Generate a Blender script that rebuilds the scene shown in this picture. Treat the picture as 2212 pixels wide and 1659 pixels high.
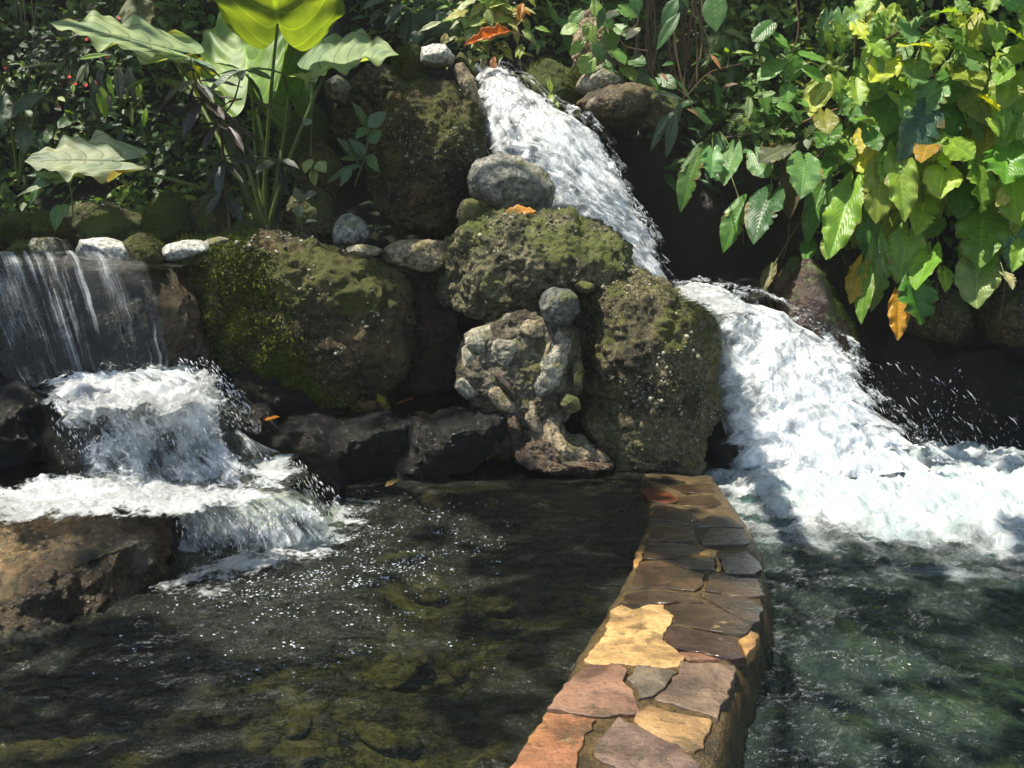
import bpy, math, random
import numpy as np
from mathutils import Vector, Matrix, Quaternion

for o in list(bpy.data.objects):
    bpy.data.objects.remove(o)
SC = bpy.context.scene
COL = SC.collection
R_ = math.radians

# ---------------------------------------------------------------- camera
CAM = Vector((0.0, 0.0, 1.55))
FPX = 1841.0                      # focal length in units of a 2212 px wide frame
PITCH = R_(8.65)
cd = bpy.data.cameras.new('camera')
cd.sensor_width = 36.0
cd.lens = 36.0 * FPX / 2212.0
cd.clip_start = 0.05
cd.clip_end = 500.0
cam = bpy.data.objects.new('camera', cd)
COL.objects.link(cam)
cam.location = CAM
cam.rotation_euler = (R_(90) - PITCH, 0, 0)
SC.camera = cam

# ---------------------------------------------------------------- world, sun, exposure
SUN = Vector((-0.34, -0.14, 0.93)).normalized()       # towards the sun
SUN_EL = math.asin(SUN.z)
SUN_AZ = math.atan2(SUN.x, SUN.y)
w = bpy.data.worlds.new('World')
SC.world = w
w.use_nodes = True
wn = w.node_tree
wn.nodes.clear()
sky = wn.nodes.new('ShaderNodeTexSky')
sky.sky_type = 'NISHITA'
sky.sun_disc = False
sky.sun_elevation = SUN_EL
sky.sun_rotation = SUN_AZ
bg = wn.nodes.new('ShaderNodeBackground')
bg.inputs['Strength'].default_value = 0.15
wo = wn.nodes.new('ShaderNodeOutputWorld')
wn.links.new(sky.outputs[0], bg.inputs['Color'])
wn.links.new(bg.outputs[0], wo.inputs['Surface'])

sl = bpy.data.lights.new('sun', 'SUN')
sl.energy = 5.0
sl.angle = R_(0.5)
sl.color = (1.0, 0.935, 0.80)
so = bpy.data.objects.new('sun', sl)
COL.objects.link(so)
so.rotation_euler = SUN.to_track_quat('Z', 'Y').to_euler()
so.location = SUN * 30

SC.view_settings.view_transform = 'Standard'
SC.view_settings.look = 'None'
SC.view_settings.exposure = 0.95
SC.view_settings.gamma = 1.0
SC.view_settings.use_curve_mapping = False
SC.cycles.max_bounces = 8
SC.cycles.transparent_max_bounces = 24
SC.cycles.diffuse_bounces = 3
SC.cycles.glossy_bounces = 3
SC.cycles.transmission_bounces = 4
SC.cycles.caustics_reflective = False
SC.cycles.caustics_refractive = False
SC.cycles.sample_clamp_indirect = 4.0

# ---------------------------------------------------------------- surveying: a photo direction met at a known depth or level
_cp, _sp = math.cos(PITCH), math.sin(PITCH)


def ray(px, py):
    x = (px - 1106.0) / FPX
    z = -(py - 829.5) / FPX
    return Vector((x, _cp + _sp * z, -_sp + _cp * z))


def P(px, py, Y):
    d = ray(px, py)
    return CAM + d * (Y / d.y)


def Pz(px, py, z):
    d = ray(px, py)
    return CAM + d * ((z - CAM.z) / d.z)


# ---------------------------------------------------------------- numpy noise
_rs = np.random.RandomState(7)
_perm = np.tile(_rs.permutation(256), 3).astype(np.int64)
_grad = _rs.normal(size=(256, 3))
_grad /= np.linalg.norm(_grad, axis=1)[:, None]
_rnd3 = _rs.rand(256, 3)


def pnoise(p):
    p = np.asarray(p, float)
    i = np.floor(p).astype(np.int64)
    f = p - i
    i &= 255
    u = f * f * f * (f * (f * 6 - 15) + 10)
    out = 0
    for dx in (0, 1):
        wx = u[:, 0] if dx else 1 - u[:, 0]
        for dy in (0, 1):
            wy = u[:, 1] if dy else 1 - u[:, 1]
            for dz in (0, 1):
                wz = u[:, 2] if dz else 1 - u[:, 2]
                h = _perm[_perm[_perm[i[:, 0] + dx] + i[:, 1] + dy] + i[:, 2] + dz]
                g = _grad[h]
                out = out + wx * wy * wz * (g[:, 0] * (f[:, 0] - dx) + g[:, 1] * (f[:, 1] - dy) + g[:, 2] * (f[:, 2] - dz))
    return out * 1.5


def fbm(p, oct=4, lac=2.03, gain=0.5):
    p = np.asarray(p, float)
    s, a = 0, 1.0
    for k in range(oct):
        s = s + a * pnoise(p + 17.3 * k)
        p = p * lac
        a *= gain
    return s


def ridged(p, oct=4):
    p = np.asarray(p, float)
    s, a = 0, 1.0
    for k in range(oct):
        s = s + a * (1 - np.abs(pnoise(p + 11.7 * k)) * 2)
        p = p * 2.1
        a *= 0.5
    return s * 0.5


def worley(p):
    p = np.asarray(p, float)
    i = np.floor(p).astype(np.int64)
    f = p - i
    best = np.full(len(p), 9.0)
    for dx in (-1, 0, 1):
        for dy in (-1, 0, 1):
            for dz in (-1, 0, 1):
                h = _perm[_perm[_perm[(i[:, 0] + dx) & 255] + ((i[:, 1] + dy) & 255)] + ((i[:, 2] + dz) & 255)]
                q = _rnd3[h]
                d = (f[:, 0] - dx - q[:, 0]) ** 2 + (f[:, 1] - dy - q[:, 1]) ** 2 + (f[:, 2] - dz - q[:, 2]) ** 2
                best = np.minimum(best, d)
    return np.sqrt(best)


def sstep(a, b, x):
    t = np.clip((x - a) / (b - a), 0, 1)
    return t * t * (3 - 2 * t)


# ---------------------------------------------------------------- meshes and objects
def mesh_np(name, v, f, smooth=True, uv=None, mat=None):
    v = np.ascontiguousarray(v, dtype=np.float32)
    f = np.ascontiguousarray(f, dtype=np.int32)
    k = f.shape[1]
    me = bpy.data.meshes.new(name)
    me.vertices.add(len(v))
    me.vertices.foreach_set('co', v.ravel())
    me.loops.add(f.size)
    me.loops.foreach_set('vertex_index', f.ravel())
    me.polygons.add(len(f))
    me.polygons.foreach_set('loop_start', np.arange(0, f.size, k, dtype=np.int32))
    if uv is not None:
        l = me.uv_layers.new(name='UVMap')
        l.data.foreach_set('uv', np.ascontiguousarray(uv[f.ravel()], dtype=np.float32).ravel())
    me.update(calc_edges=True)
    if smooth:
        me.shade_smooth()
    if mat is not None:
        me.materials.append(mat)
    return me


def link(name, me, parent=None, loc=None, color=None):
    o = bpy.data.objects.new(name, me)
    COL.objects.link(o)
    if parent is not None:
        o.parent = parent
    if loc is not None:
        o.location = loc
    if color is not None:
        o.color = (color[0], color[1], color[2], 1)
    return o


def tag(o, label=None, cat=None, group=None, kind=None):
    if label:
        o['label'] = label
    if cat:
        o['category'] = cat
    if group:
        o['group'] = group
    if kind:
        o['kind'] = kind
    return o


def thing(name, label, cat, loc, group=None):
    o = bpy.data.objects.new(name, None)
    COL.objects.link(o)
    o.location = loc
    o.empty_display_size = 0.1
    return tag(o, label, cat, group)


def grid_faces(nu, nv, closed_v=False):
    i = np.arange(nu - 1)[:, None]
    jn = nv if closed_v else nv - 1
    j = np.arange(jn)[None, :]
    j2 = (j + 1) % nv
    a = i * nv + j
    b = (i + 1) * nv + j
    c = (i + 1) * nv + j2
    d = i * nv + j2
    return np.stack([a, b, c, d], -1).reshape(-1, 4)


def vnormals(v, f):
    if f.shape[1] == 4:
        n = np.cross(v[f[:, 2]] - v[f[:, 0]], v[f[:, 3]] - v[f[:, 1]])
    else:
        n = np.cross(v[f[:, 1]] - v[f[:, 0]], v[f[:, 2]] - v[f[:, 0]])
    out = np.zeros_like(v)
    for k in range(f.shape[1]):
        np.add.at(out, f[:, k], n)
    return out / (np.linalg.norm(out, axis=1)[:, None] + 1e-12)


_ico = {}


def ico(level):
    if level in _ico:
        return _ico[level]
    if level == 0:
        t = (1 + 5 ** 0.5) / 2
        v = np.array([(-1, t, 0), (1, t, 0), (-1, -t, 0), (1, -t, 0), (0, -1, t), (0, 1, t), (0, -1, -t), (0, 1, -t), (t, 0, -1), (t, 0, 1), (-t, 0, -1), (-t, 0, 1)], float)
        v /= np.linalg.norm(v[0])
        f = np.array([(0, 11, 5), (0, 5, 1), (0, 1, 7), (0, 7, 10), (0, 10, 11), (1, 5, 9), (5, 11, 4), (11, 10, 2), (10, 7, 6), (7, 1, 8), (3, 9, 4), (3, 4, 2), (3, 2, 6), (3, 6, 8), (3, 8, 9), (4, 9, 5), (2, 4, 11), (6, 2, 10), (8, 6, 7), (9, 8, 1)])
    else:
        v0, f0 = ico(level - 1)
        e = np.sort(np.concatenate([f0[:, [0, 1]], f0[:, [1, 2]], f0[:, [2, 0]]]), 1)
        ue, inv = np.unique(e, axis=0, return_inverse=True)
        inv = inv.ravel()
        m = v0[ue[:, 0]] + v0[ue[:, 1]]
        m /= np.linalg.norm(m, axis=1)[:, None]
        n = len(f0)
        ab, bc, ca = inv[:n] + len(v0), inv[n:2 * n] + len(v0), inv[2 * n:] + len(v0)
        v = np.concatenate([v0, m])
        f = np.concatenate([np.stack([f0[:, 0], ab, ca], 1), np.stack([f0[:, 1], bc, ab], 1), np.stack([f0[:, 2], ca, bc], 1), np.stack([ab, bc, ca], 1)])
    _ico[level] = (v, f)
    return v, f


def scatter_np(tv, tf, pos, mats):
    """Joined copies of a small template at pos with 3x3 matrices mats (columns = images of the axes)."""
    n, m = len(pos), len(tv)
    v = np.einsum('nij,mj->nmi', mats, tv) + pos[:, None, :]
    f = tf[None] + (np.arange(n) * m)[:, None, None]
    return v.reshape(-1, 3), f.reshape(-1, tf.shape[1])


def rand_rot(n, rs):
    q = rs.normal(size=(n, 4))
    q /= np.linalg.norm(q, axis=1)[:, None]
    w_, x, y, z = q.T
    return np.stack([np.stack([1 - 2 * (y * y + z * z), 2 * (x * y - z * w_), 2 * (x * z + y * w_)], -1),
                     np.stack([2 * (x * y + z * w_), 1 - 2 * (x * x + z * z), 2 * (y * z - x * w_)], -1),
                     np.stack([2 * (x * z - y * w_), 2 * (y * z + x * w_), 1 - 2 * (x * x + y * y)], -1)], 1)


def tube_mesh(name, pts, radii, mat, sides=6):
    pts = np.array([tuple(p) for p in pts], float)
    n = len(pts)
    t = np.gradient(pts, axis=0)
    t /= np.linalg.norm(t, axis=1)[:, None] + 1e-9
    ref = np.array([0.31, 0.52, 0.79])
    a = np.cross(t, ref)
    a /= np.linalg.norm(a, axis=1)[:, None] + 1e-9
    b = np.cross(t, a)
    ang = np.arange(sides) / sides * 2 * np.pi
    r = np.asarray(radii, float)[:, None, None]
    v = pts[:, None] + r * (a[:, None] * np.cos(ang)[None, :, None] + b[:, None] * np.sin(ang)[None, :, None])
    return mesh_np(name, v.reshape(-1, 3), grid_faces(n, sides, True), mat=mat)


def spline(pts, n):
    pts = [Vector(p) for p in pts]
    out = []
    m = len(pts) - 1
    for k in range(n):
        s = k / (n - 1) * m
        i = min(int(s), m - 1)
        t = s - i
        p0, p1, p2, p3 = pts[max(i - 1, 0)], pts[i], pts[i + 1], pts[min(i + 2, m)]
        out.append(0.5 * ((2 * p1) + (p2 - p0) * t + (2 * p0 - 5 * p1 + 4 * p2 - p3) * t * t + (3 * p1 - p0 - 3 * p2 + p3) * t ** 3))
    return out


# ---------------------------------------------------------------- materials
def new_mat(name):
    m = bpy.data.materials.new(name)
    m.use_nodes = True
    m.node_tree.nodes.clear()
    return m, m.node_tree


def nd(nt, typ, ins=None, **props):
    n = nt.nodes.new(typ)
    for k, v in props.items():
        setattr(n, k, v)
    for k, v in (ins or {}).items():
        s = n.inputs[k]
        if isinstance(v, bpy.types.NodeSocket):
            nt.links.new(v, s)
        elif isinstance(v, (tuple, list)) and len(v) == 3 and s.type == 'RGBA':
            s.default_value = (*v, 1)
        else:
            s.default_value = v
    return n


def mixc(nt, fac, a, b, blend='MIX'):
    return nd(nt, 'ShaderNodeMix', {0: fac, 6: a, 7: b}, data_type='RGBA', blend_type=blend).outputs[2]


def mth(nt, op, a, b=None, c=None, clamp=False):
    ins = {0: a}
    if b is not None:
        ins[1] = b
    if c is not None:
        ins[2] = c
    return nd(nt, 'ShaderNodeMath', ins, operation=op, use_clamp=clamp).outputs[0]


def mapr(nt, v, a, b, c=0.0, d=1.0):
    return nd(nt, 'ShaderNodeMapRange', {0: v, 1: a, 2: b, 3: c, 4: d}, interpolation_type='SMOOTHSTEP').outputs[0]


def noise(nt, vec, scale, detail=6, rough=0.6, dist=0.0):
    return nd(nt, 'ShaderNodeTexNoise', {'Vector': vec, 'Scale': scale, 'Detail': detail, 'Roughness': rough, 'Distortion': dist}).outputs[0]


def out(nt, sh, vol=None):
    o = nt.nodes.new('ShaderNodeOutputMaterial')
    nt.links.new(sh, o.inputs[0])


def rock_mat(name, c1, c2, speck=(0.35, 0.33, 0.27), speck_amt=0.5, moss=(0.055, 0.075, 0.012), moss_amt=0.3, rough=0.9, rough2=None, scale=1.0, bump=0.5, pale=None, pale_amt=0.0, spec=0.4, wet_shade_x=None):
    m, nt = new_mat(name)
    tc = nd(nt, 'ShaderNodeTexCoord')
    geo = nd(nt, 'ShaderNodeNewGeometry')
    V = tc.outputs['Object']
    n1 = noise(nt, V, 3.0 * scale, 8, 0.65)
    n2 = noise(nt, V, 22.0 * scale, 8, 0.7)
    n3 = noise(nt, V, 90.0 * scale, 4, 0.6)
    c = mixc(nt, mapr(nt, n1, 0.35, 0.65), c1, c2)
    c = mixc(nt, 1.0, c, nd(nt, 'ShaderNodeCombineColor', {0: mapr(nt, n2, 0.3, 0.7, 0.22, 1.85), 1: mapr(nt, n2, 0.3, 0.7, 0.24, 1.8), 2: mapr(nt, n2, 0.3, 0.7, 0.26, 1.7)}).outputs[0], 'MULTIPLY')
    if pale:
        np_ = noise(nt, nd(nt, 'ShaderNodeVectorMath', {0: V, 1: (5.1, 2.2, 7.7)}, operation='ADD').outputs[0], 2.6 * scale, 6, 0.62)
        c = mixc(nt, mapr(nt, np_, 0.62 - pale_amt * 0.3, 0.72 - pale_amt * 0.3), c, pale)
    vo = nd(nt, 'ShaderNodeTexVoronoi', {'Vector': V, 'Scale': 38.0 * scale}, feature='F1')
    sp = mapr(nt, vo.outputs['Distance'], 0.34, 0.22)
    gate = mapr(nt, nd(nt, 'ShaderNodeSeparateColor', {0: vo.outputs['Color']}).outputs[0], 0.95 - speck_amt * 0.6, 1.0 - speck_amt * 0.4)
    spf = mth(nt, 'MULTIPLY', sp, gate)
    c = mixc(nt, mth(nt, 'MULTIPLY', spf, 0.8), c, speck)
    nz = nd(nt, 'ShaderNodeSeparateXYZ', {0: geo.outputs['Normal']}).outputs[2]
    mn = noise(nt, V, 2.3 * scale, 9, 0.68)
    mf = mth(nt, 'ADD', mn, mth(nt, 'MULTIPLY', nz, 0.10))
    mf = mapr(nt, mf, 0.66 - 0.34 * moss_amt, 0.76 - 0.34 * moss_amt)
    mc = mixc(nt, n2, tuple(x * 0.45 for x in moss), tuple(x * 1.7 for x in moss))
    if moss_amt > 0:
        c = mixc(nt, mth(nt, 'MULTIPLY', mf, 0.9), c, mc)
    h = mth(nt, 'ADD', mth(nt, 'MULTIPLY', n2, 0.7), mth(nt, 'ADD', mth(nt, 'MULTIPLY', n3, 0.25), mth(nt, 'MULTIPLY', spf, 0.25)))
    b = nd(nt, 'ShaderNodeBump', {'Strength': bump, 'Distance': 0.06, 'Height': h})
    rr = rough if rough2 is None else mapr(nt, n1, 0.35, 0.65, rough, rough2)
    if wet_shade_x is not None:        # wet side made slick; the shade on it is put into the colour too
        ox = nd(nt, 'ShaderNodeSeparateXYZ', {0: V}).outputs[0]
        wf = mapr(nt, mth(nt, 'ADD', ox, mth(nt, 'MULTIPLY_ADD', n1, 0.9, -0.45)), wet_shade_x[0], wet_shade_x[1])
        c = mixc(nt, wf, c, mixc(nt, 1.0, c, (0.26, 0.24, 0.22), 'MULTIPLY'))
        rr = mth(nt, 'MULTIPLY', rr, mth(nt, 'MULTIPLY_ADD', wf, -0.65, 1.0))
    bs = nd(nt, 'ShaderNodeBsdfPrincipled', {'Base Color': c, 'Roughness': rr, 'Normal': b.outputs[0], 'Specular IOR Level': spec})
    out(nt, bs.outputs[0])
    return m


M = {}
M['mossy'] = rock_mat('mossy_rock', (0.034, 0.028, 0.014), (0.095, 0.078, 0.036), speck=(0.30, 0.29, 0.22), speck_amt=0.55, moss=(0.055, 0.070, 0.014), moss_amt=0.42, bump=0.8)
M['brownrock'] = rock_mat('brown_conglomerate', (0.030, 0.024, 0.012), (0.115, 0.080, 0.036), speck=(0.33, 0.29, 0.19), speck_amt=0.5, moss=(0.065, 0.070, 0.013), moss_amt=0.50, bump=1.0)
M['greymoss'] = rock_mat('grey_lichen_rock', (0.060, 0.054, 0.028), (0.20, 0.185, 0.105), speck=(0.44, 0.42, 0.30), speck_amt=0.75, moss=(0.09, 0.105, 0.02), moss_amt=0.44, bump=1.0)
M['brownmoss'] = rock_mat('brown_lichen_rock', (0.040, 0.034, 0.018), (0.17, 0.145, 0.080), speck=(0.42, 0.38, 0.27), speck_amt=0.7, moss=(0.075, 0.085, 0.015), moss_amt=0.42, bump=1.0)
M['grey'] = rock_mat('grey_stone', (0.11, 0.112, 0.10), (0.29, 0.285, 0.25), speck=(0.07, 0.07, 0.06), speck_amt=0.5, moss=(0.12, 0.12, 0.05), moss_amt=0.16, scale=1.2, bump=0.6, rough=0.75)
M['pale'] = rock_mat('pale_stone', (0.17, 0.155, 0.115), (0.40, 0.375, 0.30), speck=(0.20, 0.18, 0.14), speck_amt=0.3, moss=(0.12, 0.115, 0.035), moss_amt=0.26, scale=1.2, bump=0.7, rough=0.75)
M['darkgrey'] = rock_mat('dark_grey_stone', (0.045, 0.048, 0.045), (0.15, 0.15, 0.135), speck=(0.03, 0.03, 0.03), speck_amt=0.5, moss=(0.075, 0.085, 0.03), moss_amt=0.3, scale=1.2, bump=0.6, rough=0.75)
M['mortar_rock'] = rock_mat('old_mortar', (0.055, 0.045, 0.028), (0.24, 0.215, 0.155), speck=(0.20, 0.17, 0.12), speck_amt=0.4, moss=(0.075, 0.075, 0.02), moss_amt=0.4, scale=1.0, bump=1.0, rough=0.8)
M['white'] = rock_mat('white_stone', (0.24, 0.235, 0.22), (0.46, 0.455, 0.43), speck=(0.25, 0.23, 0.2), speck_amt=0.2, moss=(0.10, 0.10, 0.035), moss_amt=0.02, scale=1.5, bump=0.3, rough=0.7)
M['tan'] = rock_mat('tan_stone', (0.16, 0.125, 0.08), (0.30, 0.25, 0.17), speck=(0.12, 0.09, 0.06), speck_amt=0.4, moss=(0.08, 0.075, 0.02), moss_amt=0.22, bump=0.6)
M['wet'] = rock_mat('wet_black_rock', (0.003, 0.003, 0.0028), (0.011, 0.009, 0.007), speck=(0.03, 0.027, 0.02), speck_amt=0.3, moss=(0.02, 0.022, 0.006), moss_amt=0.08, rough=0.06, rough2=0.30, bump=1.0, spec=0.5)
M['wetbrown'] = rock_mat('wet_brown_rock', (0.035, 0.022, 0.013), (0.095, 0.062, 0.036), speck=(0.14, 0.11, 0.08), speck_amt=0.3, moss=(0.035, 0.04, 0.01), moss_amt=0.10, rough=0.18, rough2=0.5, bump=0.7, spec=0.5)
M['wetmoss'] = rock_mat('wet_mossy_rock', (0.03, 0.016, 0.010), (0.075, 0.042, 0.024), speck=(0.1, 0.07, 0.05), speck_amt=0.2, moss=(0.045, 0.075, 0.012), moss_amt=0.45, rough=0.15, rough2=0.5, bump=0.6, spec=0.5)
M['greenmoss'] = rock_mat('green_moss_stone', (0.03, 0.03, 0.016), (0.06, 0.06, 0.03), speck_amt=0.15, moss=(0.060, 0.075, 0.012), moss_amt=0.95, bump=1.0)
M['ledge'] = rock_mat('stained_ledge_rock', (0.020, 0.016, 0.009), (0.11, 0.075, 0.034), speck=(0.3, 0.26, 0.18), speck_amt=0.4, moss=(0.05, 0.05, 0.012), moss_amt=0.15, pale=(0.26, 0.22, 0.16), pale_amt=0.05, rough=0.3, rough2=0.7, bump=0.6)
M['shoreledge'] = rock_mat('shore_ledge_rock', (0.05, 0.036, 0.017), (0.19, 0.125, 0.055), speck=(0.3, 0.26, 0.18), speck_amt=0.4, moss=(0.05, 0.05, 0.012), moss_amt=0.15, pale=(0.30, 0.26, 0.19), pale_amt=0.10, rough=0.75, bump=0.7, wet_shade_x=(-0.02, 0.3))
M['soil'] = rock_mat('dark_soil', (0.010, 0.009, 0.006), (0.028, 0.022, 0.014), speck=(0.05, 0.045, 0.03), speck_amt=0.3, moss=(0.014, 0.02, 0.005), moss_amt=0.4, bump=1.0)
M['bed'] = rock_mat('pool_bed', (0.028, 0.026, 0.016), (0.085, 0.07, 0.036), speck=(0.24, 0.21, 0.12), speck_amt=0.6, moss=(0.20, 0.17, 0.055), moss_amt=0.26, scale=1.1, bump=0.8)


def leaf_mat(name, nveins=11, sweep=0.42, vein_mul=1.7, trans=0.38, rough=0.42, island=False, vein_w=0.16, dark=False, damage=0.0):
    m, nt = new_mat(name)
    uv = nd(nt, 'ShaderNodeUVMap')
    sx = nd(nt, 'ShaderNodeSeparateXYZ', {0: uv.outputs[0]})
    u = sx.outputs[0]
    v = mth(nt, 'ABSOLUTE', mth(nt, 'MULTIPLY_ADD', sx.outputs[1], 2.0, -1.0))
    oi = nd(nt, 'ShaderNodeObjectInfo')
    tc = nd(nt, 'ShaderNodeTexCoord')
    if island:
        g = nd(nt, 'ShaderNodeNewGeometry')
        rnd = g.outputs['Random Per Island']
        cr = nd(nt, 'ShaderNodeValToRGB', {0: rnd})
        e = cr.color_ramp.elements
        e[0].color = (0.030, 0.075, 0.014, 1)
        e[1].color = (0.20, 0.29, 0.035, 1)
        for p_, c_ in ((0.35, (0.05, 0.125, 0.02, 1)), (0.7, (0.10, 0.19, 0.028, 1)), (0.9, (0.14, 0.16, 0.03, 1))):
            n = e.new(p_)
            n.color = c_
        base = cr.outputs[0]
    else:
        base = oi.outputs['Color']
        rnd = oi.outputs['Random']
    off = nd(nt, 'ShaderNodeVectorMath', {0: tc.outputs['Object' if island else 'UV'], 1: nd(nt, 'ShaderNodeCombineXYZ', {0: mth(nt, 'MULTIPLY', rnd, 37.0), 1: mth(nt, 'MULTIPLY', rnd, 91.0)}).outputs[0]}, operation='ADD').outputs[0]
    nz = noise(nt, off, 4.0, 5, 0.6)
    base = mixc(nt, 1.0, base, nd(nt, 'ShaderNodeCombineColor', {0: mapr(nt, nz, 0.3, 0.7, 0.75, 1.35), 1: mapr(nt, nz, 0.3, 0.7, 0.8, 1.2), 2: mapr(nt, nz, 0.3, 0.7, 0.85, 1.1)}).outputs[0], 'MULTIPLY')
    q = mth(nt, 'MULTIPLY', mth(nt, 'SUBTRACT', u, mth(nt, 'MULTIPLY', mth(nt, 'POWER', v, 1.25), sweep)), float(nveins))
    fr = mth(nt, 'ABSOLUTE', mth(nt, 'SUBTRACT', mth(nt, 'FRACT', q), 0.5))
    lat = mapr(nt, fr, vein_w, 0.02)
    mid = mapr(nt, v, 0.055, 0.02)
    vf = mth(nt, 'MAXIMUM', mth(nt, 'MULTIPLY', lat, 0.8), mid)
    veinc = mixc(nt, 1.0, base, (vein_mul, vein_mul, vein_mul * 0.9), 'MULTIPLY')
    col = mixc(nt, vf, base, veinc)
    ne = noise(nt, off, 2.2, 6, 0.65)
    edge = mth(nt, 'ADD', mth(nt, 'MULTIPLY', mth(nt, 'POWER', v, 3.0), 0.30), ne)
    br = mapr(nt, edge, 0.83 - damage, 0.93 - damage)
    col = mixc(nt, mth(nt, 'MULTIPLY', br, 0.8), col, (0.20, 0.13, 0.035))
    hb = mth(nt, 'ADD', mth(nt, 'MULTIPLY', fr, 0.7), mth(nt, 'MULTIPLY', noise(nt, off, 25.0, 3), 0.25))
    b = nd(nt, 'ShaderNodeBump', {'Strength': 0.35, 'Distance': 0.01, 'Height': hb})
    bs = nd(nt, 'ShaderNodeBsdfPrincipled', {'Base Color': col, 'Roughness': rough, 'Normal': b.outputs[0], 'Specular IOR Level': 0.45})
    tcol = mixc(nt, 1.0, col, (1.9, 1.75, 0.55), 'MULTIPLY')
    tr = nd(nt, 'ShaderNodeBsdfTranslucent', {'Color': tcol, 'Normal': b.outputs[0]})
    mx = nd(nt, 'ShaderNodeMixShader', {0: trans, 1: bs.outputs[0], 2: tr.outputs[0]})
    out(nt, mx.outputs[0])
    return m


M['philo'] = leaf_mat('heart_leaf', 13, 0.5, 1.5, 0.38, 0.40, damage=0.09)
M['ear'] = leaf_mat('elephant_ear_leaf', 7, 0.40, 0.42, 0.40, 0.62, vein_w=0.10, damage=0.04)
M['earback'] = leaf_mat('elephant_ear_underside', 7, 0.40, 1.6, 0.45, 0.5, vein_w=0.08)
M['plain'] = leaf_mat('broad_leaf', 8, 0.40, 1.3, 0.36, 0.40)
M['dark'] = leaf_mat('lance_leaf', 9, 0.35, 1.2, 0.22, 0.42)
M['fern'] = leaf_mat('fern_leaf', 3, 0.3, 1.1, 0.36, 0.5)
M['under'] = leaf_mat('undergrowth_leaf', 6, 0.4, 1.25, 0.34, 0.45, island=True)


def simple_mat(name, c, rough=0.6, spec=0.4, var=0.5, scale=12, trans=0.0):
    m, nt = new_mat(name)
    tc = nd(nt, 'ShaderNodeTexCoord')
    n = noise(nt, tc.outputs['Object'], scale, 6)
    col = mixc(nt, n, tuple(x * (1 - var) for x in c), tuple(x * (1 + var) for x in c))
    b = nd(nt, 'ShaderNodeBump', {'Strength': 0.4, 'Distance': 0.01, 'Height': noise(nt, tc.outputs['Object'], scale * 4, 6)})
    bs = nd(nt, 'ShaderNodeBsdfPrincipled', {'Base Color': col, 'Roughness': rough, 'Specular IOR Level': spec, 'Normal': b.outputs[0]})
    out(nt, bs.outputs[0])
    return m


M['stem'] = simple_mat('green_stem', (0.075, 0.11, 0.022), 0.4)
M['darkstem'] = simple_mat('dark_stem', (0.03, 0.028, 0.016), 0.6)
M['brownstem'] = simple_mat('brown_stem', (0.10, 0.062, 0.03), 0.8)
M['bark'] = simple_mat('bark', (0.09, 0.065, 0.042), 0.9)
M['red'] = simple_mat('red_petal', (0.55, 0.012, 0.008), 0.5, var=0.2)
M['moss'] = simple_mat('moss_tuft', (0.085, 0.105, 0.012), 0.9, 0.2, 0.7, 6)
m, nt = new_mat('pebble')
M['pebble'] = m
cr = nd(nt, 'ShaderNodeValToRGB', {0: nd(nt, 'ShaderNodeNewGeometry').outputs['Random Per Island']})
cr.color_ramp.elements[0].color = (0.05, 0.045, 0.028, 1)
cr.color_ramp.elements[1].color = (0.36, 0.34, 0.26, 1)
e = cr.color_ramp.elements.new(0.6)
e.color = (0.13, 0.115, 0.075, 1)
out(nt, nd(nt, 'ShaderNodeBsdfPrincipled', {'Base Color': cr.outputs[0], 'Roughness': 0.85}).outputs[0])
M['deadleaf'] = simple_mat('dry_leaf', (0.45, 0.19, 0.035), 0.55, 0.3, 0.5, 9)


def water_mat(name, tint, bump_scale=14, bump=0.25, stretch=(1, 1, 1), rough=0.03, milk=0.0, milk_col=(0.25, 0.42, 0.42)):
    m, nt = new_mat(name)
    tc = nd(nt, 'ShaderNodeTexCoord')
    mp = nd(nt, 'ShaderNodeMapping', {'Vector': tc.outputs['Object'], 'Scale': stretch})
    n1 = noise(nt, mp.outputs[0], bump_scale, 5, 0.55, 0.6)
    n2 = noise(nt, mp.outputs[0], bump_scale * 4.2, 3, 0.5, 0.3)
    h = mth(nt, 'ADD', n1, mth(nt, 'MULTIPLY', n2, 0.22))
    b = nd(nt, 'ShaderNodeBump', {'Strength': bump, 'Distance': 0.05, 'Height': h})
    fr = nd(nt, 'ShaderNodeFresnel', {'IOR': 1.33, 'Normal': b.outputs[0]})
    gl = nd(nt, 'ShaderNodeBsdfGlossy', {'Color': (1, 1, 1), 'Roughness': rough, 'Normal': b.outputs[0]})
    tr = nd(nt, 'ShaderNodeBsdfTransparent', {'Color': tint})
    if milk:
        tr = nd(nt, 'ShaderNodeMixShader', {0: milk, 1: tr.outputs[0], 2: nd(nt, 'ShaderNodeBsdfDiffuse', {'Color': milk_col, 'Normal': b.outputs[0]}).outputs[0]})
    mx = nd(nt, 'ShaderNodeMixShader', {0: fr.outputs[0], 1: tr.outputs[0], 2: gl.outputs[0]})
    out(nt, mx.outputs[0])
    return m


M['pool'] = water_mat('clear_green_water', (0.53, 0.57, 0.47), 9, 1.5, (1.0, 1.6, 1.0), 0.11, 0.04, (0.22, 0.26, 0.17))
M['rpool'] = water_mat('churned_blue_green_water', (0.42, 0.57, 0.58), 8, 1.3, (1.0, 1.5, 1.0), 0.10, 0.07, (0.20, 0.30, 0.27))
M['slick'] = water_mat('dark_slick_water', (0.5, 0.52, 0.42), 10, 0.6, (1, 1, 1), 0.05)


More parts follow.
